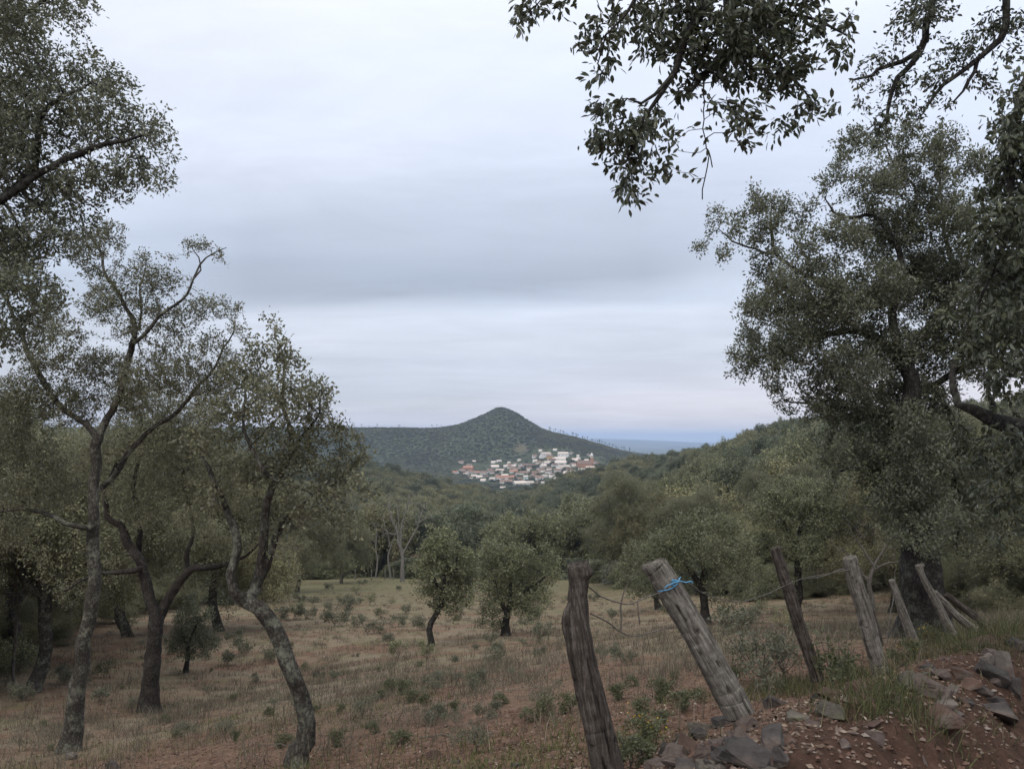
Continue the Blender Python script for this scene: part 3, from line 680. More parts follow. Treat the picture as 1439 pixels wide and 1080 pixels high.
build_tree('cork_oak', 'oak right beside the viewer, its dark leafy boughs hanging over the top right', b5, T, cat_leaves(T.leaves(3.2, .046, .04, .006, droop=.5, fine=True), cat_leaves(leaf_cloud(nA, .085, 11, .044, .05, 1.3, .5, .5, True), cat_leaves(leaf_cloud(nB, .085, 10, .044, .06, 1.5, .5, .6, True), leaf_cloud(nC, .12, 13, .044, .07, 1.3, .5, .3, True)))), LF_NEAR, BK_DARK)

#@@FIELDTREES
# ------------------------------------------------------------------ trees standing in the field
def field_tree(name, label, bpx, trunk, limbs, clumps, sp, lmat, bmat, per, lsize, dj=.6, tip=.004, spread=.12, group=None, d=None, crown='crown'):
    b = hit(*bpx) if d is None else np.array([ray(*bpx)[0]*d, d, 0])
    if d is not None: b[2] = float(G(b[0], b[1])[0])
    T = Tree(); dd = b[1]
    tr = pxlimb(trunk, dd); T.limb([np.append(b-[0, 0, .15], tr[0][3]*1.15)]+tr, step=sp*.8)
    for l in limbs: T.limb(pxlimb(l, dd), step=sp*.8)
    sp *= .72; per *= 1.6; lsize *= .74; cl = ragged(pxclumps(clumps, dd, dj, 1.0))
    T.flare(b)
    T.grow(clump_points(cl, sp), sp*.8, jitter=.3, tip=tip, rcap=.06)
    return build_tree(name, label, b, T, cat_leaves(T.leaves(per, lsize, spread, .02), leaf_cloud(cl, sp*.95, 17, lsize, sp*.6)), lmat, bmat, group=group, rmin=.006, sides=(8, 5, 3))

field_tree('field_oak', 'small round oak with a bent bare stem, left of the pair in the field', (605, 908),
    [(606, 900, .11), (603, 885, .11), (604, 875, .10), (614, 862, .10), (618, 850, .10), (622, 830, .09)],
    [[(622, 830, .07), (640, 800, .05), (645, 770, .03)], [(621, 835, .06), (605, 800, .05), (600, 780, .03)], [(622, 830, .06), (630, 790, .05), (628, 760, .03)]],
    [(620, 765, 24), (628, 752, 14), (600, 795, 22), (598, 825, 18), (640, 790, 28), (655, 815, 22), (630, 830, 26), (612, 850, 16), (655, 845, 16), (640, 862, 14), (610, 780, 24), (660, 780, 14), (606, 770, 14)],
    .36, LF_MID, BK_DARK, 6.5, .125)
field_tree('field_oak', 'broad low oak beside the bent small one, straight dark stem in the field', (711, 893),
    [(711, 888, .15), (712, 875, .14), (713, 860, .13)],
    [[(713, 862, .1), (700, 830, .07), (690, 800, .04)], [(713, 862, .09), (735, 835, .07), (760, 815, .05), (775, 800, .03)], [(713, 858, .09), (716, 825, .06), (715, 790, .04)]],
    [(690, 780, 20), (690, 768, 10), (715, 795, 26), (735, 785, 22), (738, 772, 10), (765, 795, 18), (780, 785, 12), (778, 810, 14), (690, 815, 24), (668, 800, 14), (720, 830, 28), (750, 825, 24), (690, 850, 18), (745, 858, 18), (680, 865, 12),
     (765, 840, 14), (700, 872, 12), (730, 850, 18), (768, 770, 7)],
    .38, LF_MID, BK_DARK, 6.5, .125)
field_tree('field_oak', 'dense tidy little oak seen low between the two left trunks', (262, 945),
    [(262, 940, .07), (263, 925, .06), (264, 905, .05)], [[(264, 905, .04), (275, 880, .03)], [(264, 905, .04), (252, 885, .03)]],
    [(268, 850, 15), (258, 870, 17), (282, 868, 16), (246, 895, 14), (270, 895, 20), (292, 895, 15), (262, 915, 12), (286, 915, 12), (302, 905, 8), (240, 912, 7)],
    .24, LF_DARK, BK_DARK, 6, .085, .3)
field_tree('field_oak', 'wide umbrella oak with a forked pale stem right behind the blue rope post', (990, 878),
    [(990, 870, .17), (989, 850, .16), (987, 825, .15)],
    [[(987, 825, .12), (972, 800, .10), (955, 780, .06), (930, 765, .03)], [(987, 825, .12), (1000, 795, .09), (1020, 775, .06), (1035, 760, .03)], [(987, 822, .1), (985, 790, .08), (985, 755, .04)]],
    [(985, 735, 24), (955, 745, 26), (1015, 742, 26), (930, 765, 24), (1040, 765, 22), (910, 780, 20), (898, 800, 12), (985, 770, 30), (960, 785, 26), (1020, 785, 28), (1045, 800, 18), (925, 800, 22), (905, 822, 14), (940, 830, 18),
     (1045, 830, 14), (1030, 850, 12), (935, 845, 12), (1005, 820, 18), (960, 820, 16), (1050, 780, 12)],
    .40, LF_MID, BK_CORK, 7, .125, .9)
field_tree('field_oak', 'shaggy oak half hidden by the blue rope post, crown nearly to the grass', (926, 856),
    [(926, 852, .17), (925, 835, .15), (920, 815, .13)], [[(920, 815, .1), (905, 790, .06), (890, 775, .03)], [(920, 815, .1), (930, 785, .06), (940, 765, .03)]],
    [(900, 775, 20), (880, 790, 16), (870, 805, 10), (915, 795, 22), (890, 815, 16), (938, 790, 20), (925, 765, 18), (910, 825, 16), (890, 835, 10), (945, 820, 16)],
    .52, LF_MID, BK_DARK, 7, .16, 1.0)
field_tree('field_oak', 'broad olive oak behind the third post, crown touching the huge oak', (1120, 862),
    [(1120, 858, .2), (1122, 830, .18), (1120, 790, .16), (1118, 760, .14)],
    [[(1118, 760, .1), (1095, 720, .07), (1085, 690, .04)], [(1118, 760, .1), (1140, 715, .08), (1150, 680, .04)], [(1120, 790, .09), (1160, 760, .06), (1185, 740, .03)], [(1120, 790, .09), (1080, 770, .06), (1060, 780, .03)]],
    [(1085, 700, 24), (1125, 690, 26), (1160, 700, 22), (1070, 720, 24), (1110, 715, 34), (1150, 730, 32), (1190, 720, 24), (1065, 765, 22), (1095, 765, 28), (1135, 775, 28), (1180, 765, 24), (1062, 800, 18), (1070, 830, 15),
     (1095, 815, 20), (1150, 810, 20), (1065, 850, 10), (1195, 690, 16)],
    .44, LF_MID, BK_DARK, 7, .135, 1.0)

# bare pale trees at the far edge of the field, left of centre
def bare_tree(label, bpx, d, trunk, limbs, tips, sp=.6, group=None, mat=None, name='bare_tree', tip=.03, cat='tree'):
    r = ray(*bpx); b = np.array([r[0]*d, d, float(G(r[0]*d, d)[0])])
    trunk, limbs = ([q[:2]+(q[2]*.7,) for q in trunk], [[q[:2]+(q[2]*.7,) for q in l] for l in limbs])
    T = Tree(); tr = pxlimb(trunk, d)
    T.limb([np.append(b-[0, 0, .2], tr[0][3]*1.1)]+tr, step=sp, wob=.08)
    for l in limbs: T.limb(pxlimb(l, d), step=sp, wob=.1)
    cl = pxclumps(tips, d, sp)
    T.grow(clump_points(cl, sp*1.5), sp, jitter=.28, grav=.15, tip=tip, rcap=.09)
    return build_tree(name, label, b, T, None, None, mat or BK_PALE, cat=cat, group=group, sides=(7, 5, 3), trunk='branch')
bare_tree('leafless pale tree with white stems fanning up at the far field edge', (566, 800), 101,
    [(566, 796, .35), (565, 780, .3), (561, 765, .26)],
    [[(561, 765, .2), (556, 740, .16), (548, 720, .12), (545, 698, .06)], [(563, 770, .2), (566, 735, .15), (572, 712, .1), (576, 695, .05)], [(565, 780, .18), (582, 750, .14), (590, 728, .1), (600, 705, .05)],
     [(590, 735, .1), (598, 728, .08), (606, 726, .04)], [(558, 752, .1), (545, 748, .08), (536, 752, .04)], [(561, 765, .15), (560, 725, .1), (562, 700, .05)]],
    [(548, 705, 14), (575, 705, 16), (600, 715, 12), (560, 715, 16), (585, 725, 14), (540, 745, 8), (608, 730, 8), (552, 730, 12), (570, 740, 12), (592, 740, 10), (600, 722, 10), (556, 700, 8), (582, 700, 10)], .5, tip=.034)
bare_tree('thin leafless tree standing left of the bigger pale bare one', (548, 798), 110,
    [(547, 795, .18), (546, 780, .15), (549, 768, .12)], [[(549, 768, .1), (544, 745, .07), (538, 725, .04)], [(549, 768, .1), (556, 750, .07), (558, 735, .04)]], [(540, 735, 9), (556, 742, 9), (530, 755, 7)])
bare_tree('small pale leafless tree in front of the dark wood, left edge of the field', (528, 790), 112,
    [(531, 786, .16), (528, 770, .13), (530, 750, .09)], [[(530, 750, .07), (526, 735, .04)], [(529, 765, .07), (520, 750, .04)]], [(525, 740, 9), (535, 735, 9), (518, 752, 7)])
bare_tree('grey leafless scrub tree behind the fourth post, twigs in a tangle', (1225, 860), 17,
    [(1226, 850, .07), (1222, 820, .06), (1228, 795, .05)],
    [[(1228, 795, .04), (1212, 770, .03), (1200, 755, .012)], [(1228, 795, .04), (1242, 770, .03), (1258, 750, .012)], [(1224, 815, .04), (1190, 800, .03), (1160, 808, .015), (1130, 812, .008)], [(1226, 800, .03), (1250, 790, .025), (1270, 792, .01)],
     [(1222, 820, .03), (1200, 785, .02), (1170, 765, .01)]],
    [(1200, 745, 24), (1225, 745, 26), (1250, 755, 24), (1180, 770, 20), (1215, 785, 30), (1255, 790, 24), (1240, 820, 18), (1170, 805, 16), (1275, 800, 14), (1200, 825, 14), (1190, 790, 24), (1235, 765, 24), (1150, 800, 16), (1262, 770, 18), (1215, 720, 14)], .11, mat=BK_TWIG, tip=.0028)
bare_tree('pale leafless bush at the left picture edge behind the oaks', (22, 850), 22,
    [(22, 845, .06), (20, 820, .05), (24, 800, .04)], [[(24, 800, .03), (12, 775, .02), (4, 750, .01)], [(24, 800, .03), (36, 775, .02), (44, 752, .01)]],
    [(10, 760, 18), (35, 755, 20), (22, 740, 18), (45, 785, 14), (0, 790, 14)], .2, mat=BK_TWIG, tip=.006)
bare_tree('thin dead shrub with straggling twigs just behind the nearest post', (872, 850), 30,
    [(874, 846, .05), (878, 830, .04), (884, 815, .03)], [[(884, 815, .02), (870, 795, .015), (858, 785, .008)], [(884, 815, .02), (900, 800, .015), (905, 790, .008)]],
    [(862, 792, 12), (880, 785, 14), (900, 795, 12), (890, 820, 12)], .34, mat=BK_TWIG, tip=.007)

#@@WOODS
# ------------------------------------------------------------------ generic wood trees (shared meshes)
def wood_variant(h, rad, nlobes, sp, per, ls, lmat, spread, flat=.75, low=.16, bm=None):
    T = Tree()
    w1, w2 = rng.uniform(-.3, .3, 2); T.limb([np.array([w1, w2, -.3, .19]), np.array([w1*.9, w2*.9, 0, .165]), np.array([-.1*w1, .2*w2, h*.14, .14]), np.array([.15, .1, h*.36, .12]), np.array([.1, .05, h*.55, .1])], step=.3)
    for k in range(5):
        a = k*2.4+rng.uniform(-.4, .4); q = rad*rng.uniform(.45, .7)
        T.limb([np.array([.12, .08, h*rng.uniform(.25, .42), .1]), np.array([math.cos(a)*q*.5, math.sin(a)*q*.5, h*.5, .08]), np.array([math.cos(a)*q, math.sin(a)*q, h*rng.uniform(.6, .78), .04])], step=.5)
    cl = []
    for k in range(nlobes):
        a = rng.uniform(0, 6.283); u = rng.random()
        zz = low+(1-low)*u
        q = rad*math.sqrt(max(.05, 1-((zz-.42)/.62)**2))*rng.uniform(.55, .9)
        r = rad*rng.uniform(.2, .36)
        cl.append((np.array([math.cos(a)*q, math.sin(a)*q, h*zz*.92]), r))
    cl = ragged(cl); cl.append((np.array([0, 0, h*.62]), rad*.5))
    T.grow(clump_points(cl, sp, 1.0), sp*.8, jitter=.35, tip=.008, rcap=.08)
    lv = cat_leaves(T.leaves(per, ls, spread, .04, up=.7), leaf_cloud(cl, sp*1.05, 8 if ls > .1 else 34, ls, sp*.6, 1.0, .8))
    V, Fc = T.tubes(.03, sides=(7, 5, 3))
    return mesh('trunk', V, Fc, True, mats=[bm or BK_DARK]), mesh('crown', lv[0], lv[1], False, mats=[lmat])
VAR = []
for k, (h, rad, nl, li) in enumerate([(6.6, 3.6, 24, 0), (7.2, 3.9, 28, 0), (6.0, 3.4, 22, 1), (7.6, 3.6, 26, 1), (6.4, 3.7, 26, 2), (5.0, 2.9, 20, 3), (6.8, 4.0, 26, 0), (7.0, 3.5, 24, 1)]):
    VAR.append(wood_variant(h, rad, nl, .5, 10, .25, LF_WOOD[li], .26))
VK = [0, 0, 1, 1, 2, 3, 0, 1]
WL = ['olive green round crowned oak packed in the valley wood', 'dark green dense crowned oak packed in the valley wood', 'yellowish green oak packed in the valley wood', 'grey green pale leaved tree packed in the valley wood']
# mid resolution ones for the left background
MIDV = []
for k, (h, rad, nl, m_) in enumerate([(6.2, 3.0, 22, LF_OLIVE), (7.0, 3.2, 26, LF_OLIVE), (5.4, 2.8, 22, LF_WOOD[2])]):
    MIDV.append(wood_variant(h, rad, nl, .27, 22, .058, m_, .15, low=.34, bm=BK_OLIVE))
def place(name, label, cat, xyz, var, rz, sc, group, trunk='trunk'):
    e = thing(name, label, cat, xyz, rz, group, sc)
    if var[0] is not None: obj(trunk, var[0], e)
    obj('crown', var[1], e)
    return e
LB = [((-90, 870), 21.0, 0, 1.25, 'broad olive oak at the left edge behind the front oaks'),
      ((66, 858), 21.0, 1, 1.15, 'oak with a thick pale leaning trunk behind the left front oak'),
      ((20, 860), 27.0, 2, 1.5, 'yellowish oak far back at the left picture edge'),
      ((165, 848), 36.0, 0, 1.6, 'full olive oak seen through the fork of the second left trunk'),
      ((300, 840), 38.0, 2, 1.5, 'yellow olive oak behind the crooked thin trunk'),
      ((365, 828), 62.0, 0, 1.5, 'olive oak at the left field edge beyond the crooked trunk'),
      ((420, 812), 78.0, 1, 1.5, 'olive oak at the field edge under the right side of the crooked oak crown'),
      ((480, 805), 98.0, 0, 1.4, 'last olive oak of the left field edge before the bare trees'),
      ((-190, 880), 22.0, 1, 1.3, 'olive oak partly out of the picture at the far left'),
      ((1400, 850), 27.0, 0, 1.1, 'olive oak behind the huge oak at the right picture edge'),
      ((1262, 840), 38.0, 2, 1.3, 'yellowish oak seen just left of the huge oak trunk'),
      ((1350, 830), 44.0, 1, 1.4, 'tall olive oak far behind the right side of the huge oak'),
      ((1500, 850), 33.0, 1, 1.3, 'olive oak beyond the right picture edge'),
      ((1230, 830), 60.0, 0, 1.3, 'far olive oak between the stout split post and the huge oak')]
for bp, d, v, sc, lab in LB:
    r = ray(*bp); x = r[0]*d
    place('background_oak', lab, 'tree', (x, d, float(G(x, d)[0])-.05), MIDV[v], rng.uniform(0, 6.28), sc, 'oaks behind the left front trees')

# scatter positions over the wood
def scatter(n_try, dlo, dhi, plo, phi, dens):
    d = np.exp(rng.uniform(math.log(dlo), math.log(dhi), n_try)); px = rng.uniform(plo, phi, n_try)
    return d, px
GRID = {}
pts = []
cell = 4.6
for d in np.arange(24, 520, 6.2):
    half = .78*d
    for x in np.arange(-half, half, 6.2):
        xx = x+rng.uniform(-2.6, 2.6); yy = d+rng.uniform(-2.6, 2.6)
        px = 719.5+F*xx/yy
        if yy < EDGE(px)*1.02+2 or (550 < px < 596 and yy < 128): continue
        if (px < 380 or px > 1230) and yy < 80: continue
        if yy > 250 and rng.random() < .15: continue
        pts.append((xx, yy, px))
pts = np.array(pts)
zz = G(pts[:, 0], pts[:, 1])
order = np.argsort(pts[:, 1])
def pick_var(x, y):
    q = fbm(x*.035, y*.035, 55, 2)+rng.normal(0, .28)
    if q > .33: return 4
    if q < -.42: return int(rng.choice([2, 3, 7]))
    if rng.random() < .08: return 5
    if rng.random() < .35: return int(rng.choice([2, 3, 7]))
    return int(rng.choice([0, 1, 6, 0, 1, 6, 4]))
keepers, rest = [], []
CAM = np.array([0, 0, ZC])
for i in order:
    x, y, px = pts[i]
    if len(keepers) < 290 and 330 < px < 1250 and y > 26: keepers.append(i)
    elif -150 < px < 1600: rest.append(i)
PROTO = {}
for i in keepers:
    x, y, px = pts[i]; v = pick_var(x, y); sc = rng.uniform(.95, 1.6)*(.72 if y < 70 else 1)
    if y < 85:
        mv = int(rng.integers(0, 3)); place('wood_oak', ['olive oak of the front row of the wood, behind the standing field oaks', 'tall olive oak of the front row of the wood', 'yellowish oak of the front row of the wood'][mv], 'tree', (x, y, zz[i]-.1), MIDV[mv], rng.uniform(0, 6.28), sc*rng.uniform(1.0, 1.2), 'front row of the valley wood'); continue
    if v not in PROTO:
        PROTO[v] = place('wood_oak', WL[VK[v]], 'tree', (x, y, zz[i]-.1), VAR[v], rng.uniform(0, 6.28), sc, 'oaks of the valley wood')
    else:
        e = copy_tree(PROTO[v]); e.location = (x, y, zz[i]-.1); e.rotation_euler = (0, 0, rng.uniform(0, 6.28)); e.scale = (sc*rng.uniform(.9, 1.1), sc, sc*rng.uniform(.88, 1.15))
for v in range(len(VAR)):
    if v not in PROTO:
        i = rest.pop(0); PROTO[v] = place('wood_oak', WL[VK[v]], 'tree', (*pts[i][:2], zz[i]-.1), VAR[v], 0, 1, 'oaks of the valley wood')
crown_src = [[c for c in PROTO[v].children if c.name.startswith('crown')][0] for v in range(len(VAR))]

UL = ['dark bush of the undergrowth along the foot of the wood', 'olive bush of the undergrowth along the foot of the wood', 'grey green bush of the undergrowth along the foot of the wood']
ub = []
for px in np.arange(-60, 1520, 13.0):
    if 545 < px < 600: continue
    p_ = px+rng.uniform(-9, 9); ub.append((p_, float(EDGE(p_))*rng.uniform(1.0, 1.12), rng.uniform(.42, .78)))
for p_, d in [(-20, 30), (15, 33), (60, 36), (95, 44), (130, 40), (170, 48), (205, 52), (250, 55), (300, 60), (345, 70), (-70, 25), (-110, 21), (1260, 52), (1300, 48), (1345, 55), (1385, 42), (1420, 36), (1460, 32), (1215, 60), (1170, 62), (1400, 60), (30, 50), (1330, 34), (1365, 30), (1410, 28), (1445, 25), (1240, 56), (-40, 26), (10, 28), (45, 40), (85, 50), (150, 62), ]:
    ub.append((p_, d, rng.uniform(.45, .75)))
ub += [(583, 113, .62), (570, 115, .55), (597, 112, .6), (560, 116, .5), (588, 116.5, .6)]
for p_, d, k in ub:
    v = [2, 3, 7, 0, 6, 5][int(rng.integers(0, 6))]; x = (p_-719.5)/F*d
    e = thing('bush', UL[0 if v in (2, 3, 7) else 2 if v == 5 else 1], 'bush', (x, d, float(G(x, d)[0])-1.3*k), rng.uniform(0, 6.28), 'undergrowth bushes at the foot of the wood', (k*1.2, k*1.2, k*.82))
    obj('foliage', VAR[v][1] if d > 58 else MIDV[v % 3][1], e)

def gn_scatter(name, P3, sc, rz, vi, sources, label):
    me = bpy.data.meshes.new(name); me.vertices.add(len(P3)); me.vertices.foreach_set('co', np.asarray(P3, np.float32).ravel())
    a = me.attributes.new('sc', 'FLOAT_VECTOR', 'POINT'); a.data.foreach_set('vector', np.asarray(sc, np.float32).ravel())
    a = me.attributes.new('rz', 'FLOAT', 'POINT'); a.data.foreach_set('value', np.asarray(rz, np.float32))
    a = me.attributes.new('vi', 'INT', 'POINT'); a.data.foreach_set('value', np.asarray(vi, np.int32))
    me.update(); o = obj(name, me)
    ng = bpy.data.node_groups.new(name, 'GeometryNodeTree')
    ng.interface.new_socket('Geometry', in_out='INPUT', socket_type='NodeSocketGeometry')
    ng.interface.new_socket('Geometry', in_out='OUTPUT', socket_type='NodeSocketGeometry')
    N = ng.nodes.new; L = ng.links.new
    gi, go = N('NodeGroupInput'), N('NodeGroupOutput')
    j = N('GeometryNodeJoinGeometry')
    for s in reversed(sources):
        oi = N('GeometryNodeObjectInfo'); oi.inputs['Object'].default_value = s; oi.inputs['As Instance'].default_value = True; oi.transform_space = 'ORIGINAL'
        L(oi.outputs['Geometry'], j.inputs[0])
    ip = N('GeometryNodeInstanceOnPoints'); L(gi.outputs[0], ip.inputs['Points']); L(j.outputs[0], ip.inputs['Instance'])
    ip.inputs['Pick Instance'].default_value = True
    def na(k, t):
        d = N('GeometryNodeInputNamedAttribute'); d.data_type = t; d.inputs['Name'].default_value = k; return d.outputs['Attribute']
    L(na('vi', 'INT'), ip.inputs['Instance Index'])
    cx = N('ShaderNodeCombineXYZ'); L(na('rz', 'FLOAT'), cx.inputs['Z']); L(cx.outputs[0], ip.inputs['Rotation'])
    L(na('sc', 'FLOAT_VECTOR'), ip.inputs['Scale'])
    L(ip.outputs[0], go.inputs[0])
    md = o.modifiers.new('scatter', 'NODES'); md.node_group = ng
    tag(o, label, 'woods', kind='stuff')
    return o
rest = np.array(rest)
n_ = len(rest)
s_ = rng.uniform(1.0, 1.6, n_)
gn_scatter('valley_woods', np.stack([pts[rest, 0], pts[rest, 1], zz[rest]-.1], 1), np.stack([s_*rng.uniform(.9, 1.1, n_), s_, s_*rng.uniform(.88, 1.15, n_)], 1),
           rng.uniform(0, 6.28, n_), [pick_var(pts[i, 0], pts[i, 1]) for i in rest], crown_src, 'mixed green oak wood filling the valley below the village')

# hillside woods, 520 m to 1900 m
hp = []
y = 522.0
while y < 1880:
    st = 5.2 if y < 900 else 5.2
    x0, x1 = -.34*y, .36*y
    x = np.arange(x0, x1, st); x = x+rng.uniform(-st*.7, st*.7, len(x)); yy = y+rng.uniform(-st*.8, st*.8, len(x))
    hp.append(np.stack([x, yy], 1)); y += st*(1.0 if y < 1300 else 1.25)
hp = np.vstack(hp); hz = G(hp[:, 0], hp[:, 1]); hpx = 719.5+F*hp[:, 0]/hp[:, 1]; hpy = HOR-(hz-ZC)/hp[:, 1]*F
VILL = np.array([(628, 662), (650, 650), (700, 650), (740, 640), (755, 630), (800, 630), (806, 640), (850, 640), (850, 664), (812, 672), (760, 684), (720, 686), (690, 682), (640, 668)], float)
def inpoly(x, y, poly):
    c = np.zeros(len(x), bool); j = len(poly)-1
    for i in range(len(poly)):
        xi, yi = poly[i]; xj, yj = poly[j]
        c ^= ((yi > y) != (yj > y)) & (x < (xj-xi)*(y-yi)/(yj-yi+1e-12)+xi); j = i
    return c
invil = inpoly(hpx, hpy, VILL) & (hp[:, 1] > 930) & (hp[:, 1] < 1500)
md_ = np.exp(-(((hpx-733)/10)**2+((hp[:, 1]-1440)/26)**2)**2) > .4+.5*rng.random(len(hp))
ok = ~(invil & (rng.random(len(hp)) > .11)) & ~md_ & ~((hp[:, 1] > 880) & (hp[:, 1] < 1000) & (hpx > 640) & (hpx < 850) & (rng.random(len(hp)) < .7))
hp, hz = hp[ok], hz[ok]; n_ = len(hp); hz = hz-1.5
s_ = rng.uniform(.6, 1.05, n_)*(1+.25*fbm(hp[:, 0]*.012, hp[:, 1]*.012, 91, 2)); s_ = np.where(hp[:, 1] > 1250, s_*.7, s_)
gn_scatter('hillside_woods', np.stack([hp[:, 0], hp[:, 1], hz-.2], 1), np.stack([s_*1.6, s_*1.6, s_*rng.uniform(.6, .85, n_)], 1), rng.uniform(0, 6.28, n_),
           np.where(fbm(hp[:, 0]*.01, hp[:, 1]*.01, 93, 3)+rng.normal(0, .25, n_) > .05, rng.choice([0, 1, 6, 4], n_), rng.choice([2, 3, 7], n_)), crown_src, 'dark forest covering the cone hill and ridge behind the village')

# pines on the skyline
def pine_variant(h, cr):
    T = Tree(); T.limb([np.array([0, 0, -.3, .3]), np.array([.1, 0, h*.4, .24]), np.array([.2, .1, h*.8, .16]), np.array([.2, .1, h*.95, .08])], step=1)
    cl = [(np.array([rng.uniform(-1, 1)*cr*.6, rng.uniform(-1, 1)*cr*.6, h*rng.uniform(.62, .97)]), cr*rng.uniform(.3, .5)) for _ in range(9)]
    T.grow(clump_points(cl, .8, 1), .6, tip=.02, rcap=.1)
    lv = T.leaves(6, .5, .4, .06); V, Fc = T.tubes(.03, sides=(6, 4, 3))
    return mesh('trunk', V, Fc, True, mats=[BK_DARK]), mesh('crown', lv[0], lv[1], False, mats=[LF_PINE])
PV = [pine_variant(11, 3.0), pine_variant(13, 3.4), pine_variant(9, 2.6)]
pp = [(498, 1), (508, 0), (519, 2), (530, 1), (560, 2), (562, 0), (607, 1), (614, 0), (620, 2)]+[(772+i*3.0+rng.uniform(-2, 2), int(rng.integers(0, 3))) for i in range(40)]
pproto = {}
for px, v in pp:
    x = (px-719.5)/F; dd = np.linspace(1250, 1900, 300); zr = (G(x*dd, dd)-ZC)/dd; d = dd[np.argmax(zr)]
    lab = 'tall pine on the left skyline ridge' if px < 700 else 'pine standing out on the right shoulder of the cone hill'
    loc = (x*d, d, float(G(x*d, d)[0]))
    if v not in pproto: e = pproto[v] = place('pine_tree', lab, 'tree', loc, PV[v], 0, 1, 'skyline pines')
    else: e = copy_tree(pproto[v]); e.location = loc; e['label'] = lab
    k = rng.uniform(.55, .9); e.scale = (k*1.1, k*1.1, k); e.rotation_euler = (0, 0, rng.uniform(0, 6))
for px, py, d, h in [(972, 628, 480, 1.0), (993, 628, 470, 1.05), (958, 634, 520, .7), (947, 634, 520, .7), (884, 640, 700, .9)]:
    x = ray(px, py)[0]*d; e = copy_tree(pproto[1]); e.location = (x, d, float(G(x, d)[0])); e.scale = (h*.6, h*.6, h*.75)
    e['label'] = 'lone dark pine poking over the wood right of the village'

#@@VILLAGE
# ------------------------------------------------------------------ village
M_WHITE = simple_material('whitewash', (.58, .565, .54), (.82, .81, .79), .35, .9, 0, objvar=.12)
M_OCHRE = simple_material('ochre_wall', (.48, .32, .13), (.58, .40, .18), .6, .9, 0)
M_BRICK = simple_material('brick_wall', (.30, .16, .10), (.42, .24, .16), .8, .9, 0)
M_TILE_R = simple_material('red_tile', (.24, .125, .088), (.36, .20, .15), 1.5, .9, 0, objvar=.2)
M_TILE_B = simple_material('brown_tile', (.13, .09, .072), (.24, .17, .135), 1.5, .9, 0, objvar=.25)
M_TILE_P = simple_material('pale_tile', (.40, .34, .30), (.60, .53, .47), 1.5, .9, 0, objvar=.2)
M_WIN = simple_material('dark_window', (.03, .035, .04), (.06, .06, .065), 1, .3, 0)
M_SHED = simple_material('cyan_wall', (.42, .52, .52), (.56, .64, .63), .6, .9, 0)
TILE = {'r': M_TILE_R, 'b': M_TILE_B, 'p': M_TILE_P}
WALL = {'w': M_WHITE, 'o': M_OCHRE, 'k': M_BRICK, 'c': M_SHED}
def box(x0, x1, y0, y1, z0, z1):
    V = np.array([(x, y, z) for z in (z0, z1) for y in (y0, y1) for x in (x0, x1)], float)
    Fq = np.array([(0, 2, 3, 1), (4, 5, 7, 6), (0, 1, 5, 4), (2, 6, 7, 3), (0, 4, 6, 2), (1, 3, 7, 5)])
    return V, Fq
def joinb(parts):
    Vs, Fs, o = [], [], 0
    for V, f in parts: Vs.append(V); Fs.append(f+o); o += len(V)
    return np.vstack(Vs), [np.vstack(Fs)]
def gable(w, dp, h, rh, ov=.35):
    """walls with gables; roof as a thick folded sheet, ridge along x"""
    V = np.array([(-w/2, -dp/2, -3), (w/2, -dp/2, -3), (w/2, dp/2, -3), (-w/2, dp/2, -3), (-w/2, -dp/2, h), (w/2, -dp/2, h), (w/2, dp/2, h), (-w/2, dp/2, h), (-w/2, 0, h+rh), (w/2, 0, h+rh)], float)
    q = [np.array([(0, 1, 5, 4), (2, 3, 7, 6), (0, 3, 2, 1)]), np.array([(1, 2, 6, 9, 5), (3, 0, 4, 8, 7)])]
    a, b = w/2+ov, dp/2+ov; sl = rh/(dp/2); ze = h-ov*sl+.03; zr = h+rh+.03; t = .25
    R = np.array([(-a, -b, ze), (a, -b, ze), (a, 0, zr), (-a, 0, zr), (a, b, ze), (-a, b, ze)], float)
    R = np.vstack([R, R+np.array([0, 0, t])])
    f = np.array([(6, 7, 8, 9), (9, 8, 10, 11), (0, 3, 2, 1), (3, 5, 4, 2), (0, 1, 7, 6), (4, 5, 11, 10), (1, 2, 8, 7), (2, 4, 10, 8), (0, 6, 9, 3), (3, 9, 11, 5)])
    return (V, q), (R, [f])
def house(px, py, wpx, hpx, roof='b', wall='w', rz=None, label=None, name='village_house', cat='house', dp=None, rr=.62, lo=930, win=0, group='village houses'):
    b = hit(px, py, lo, 1800); d = b[1]; w = wpx/F*d*rng.uniform(.72, .9); h = hpx/F*d*.74
    dp = dp or min(w*.8, 9); rz = rng.uniform(-.5, .5) if rz is None else rz
    e = thing(name, label, cat, b, rz, group)
    (V, q), (R, f) = gable(w, dp, h, dp*.5*rr)
    obj('wall', mesh('wall', V, q, False, mats=[WALL[wall]]), e); obj('roof', mesh('roof', R, f, False, mats=[TILE[roof]]), e)
    for k in range(win):
        xw = (k+.5)/win*w-w/2
        V, f = box(xw-.5, xw+.5, -dp/2-.06, -dp/2+.05, h*.45, h*.45+1.3)
        obj('window', mesh('window', V, [f], mats=[M_WIN]), e)
    return e
def zz_(X, Y): return 620+.1668*X, 620+.1668*Y
RN = {'r': 'red', 'b': 'brown', 'p': 'pale'}
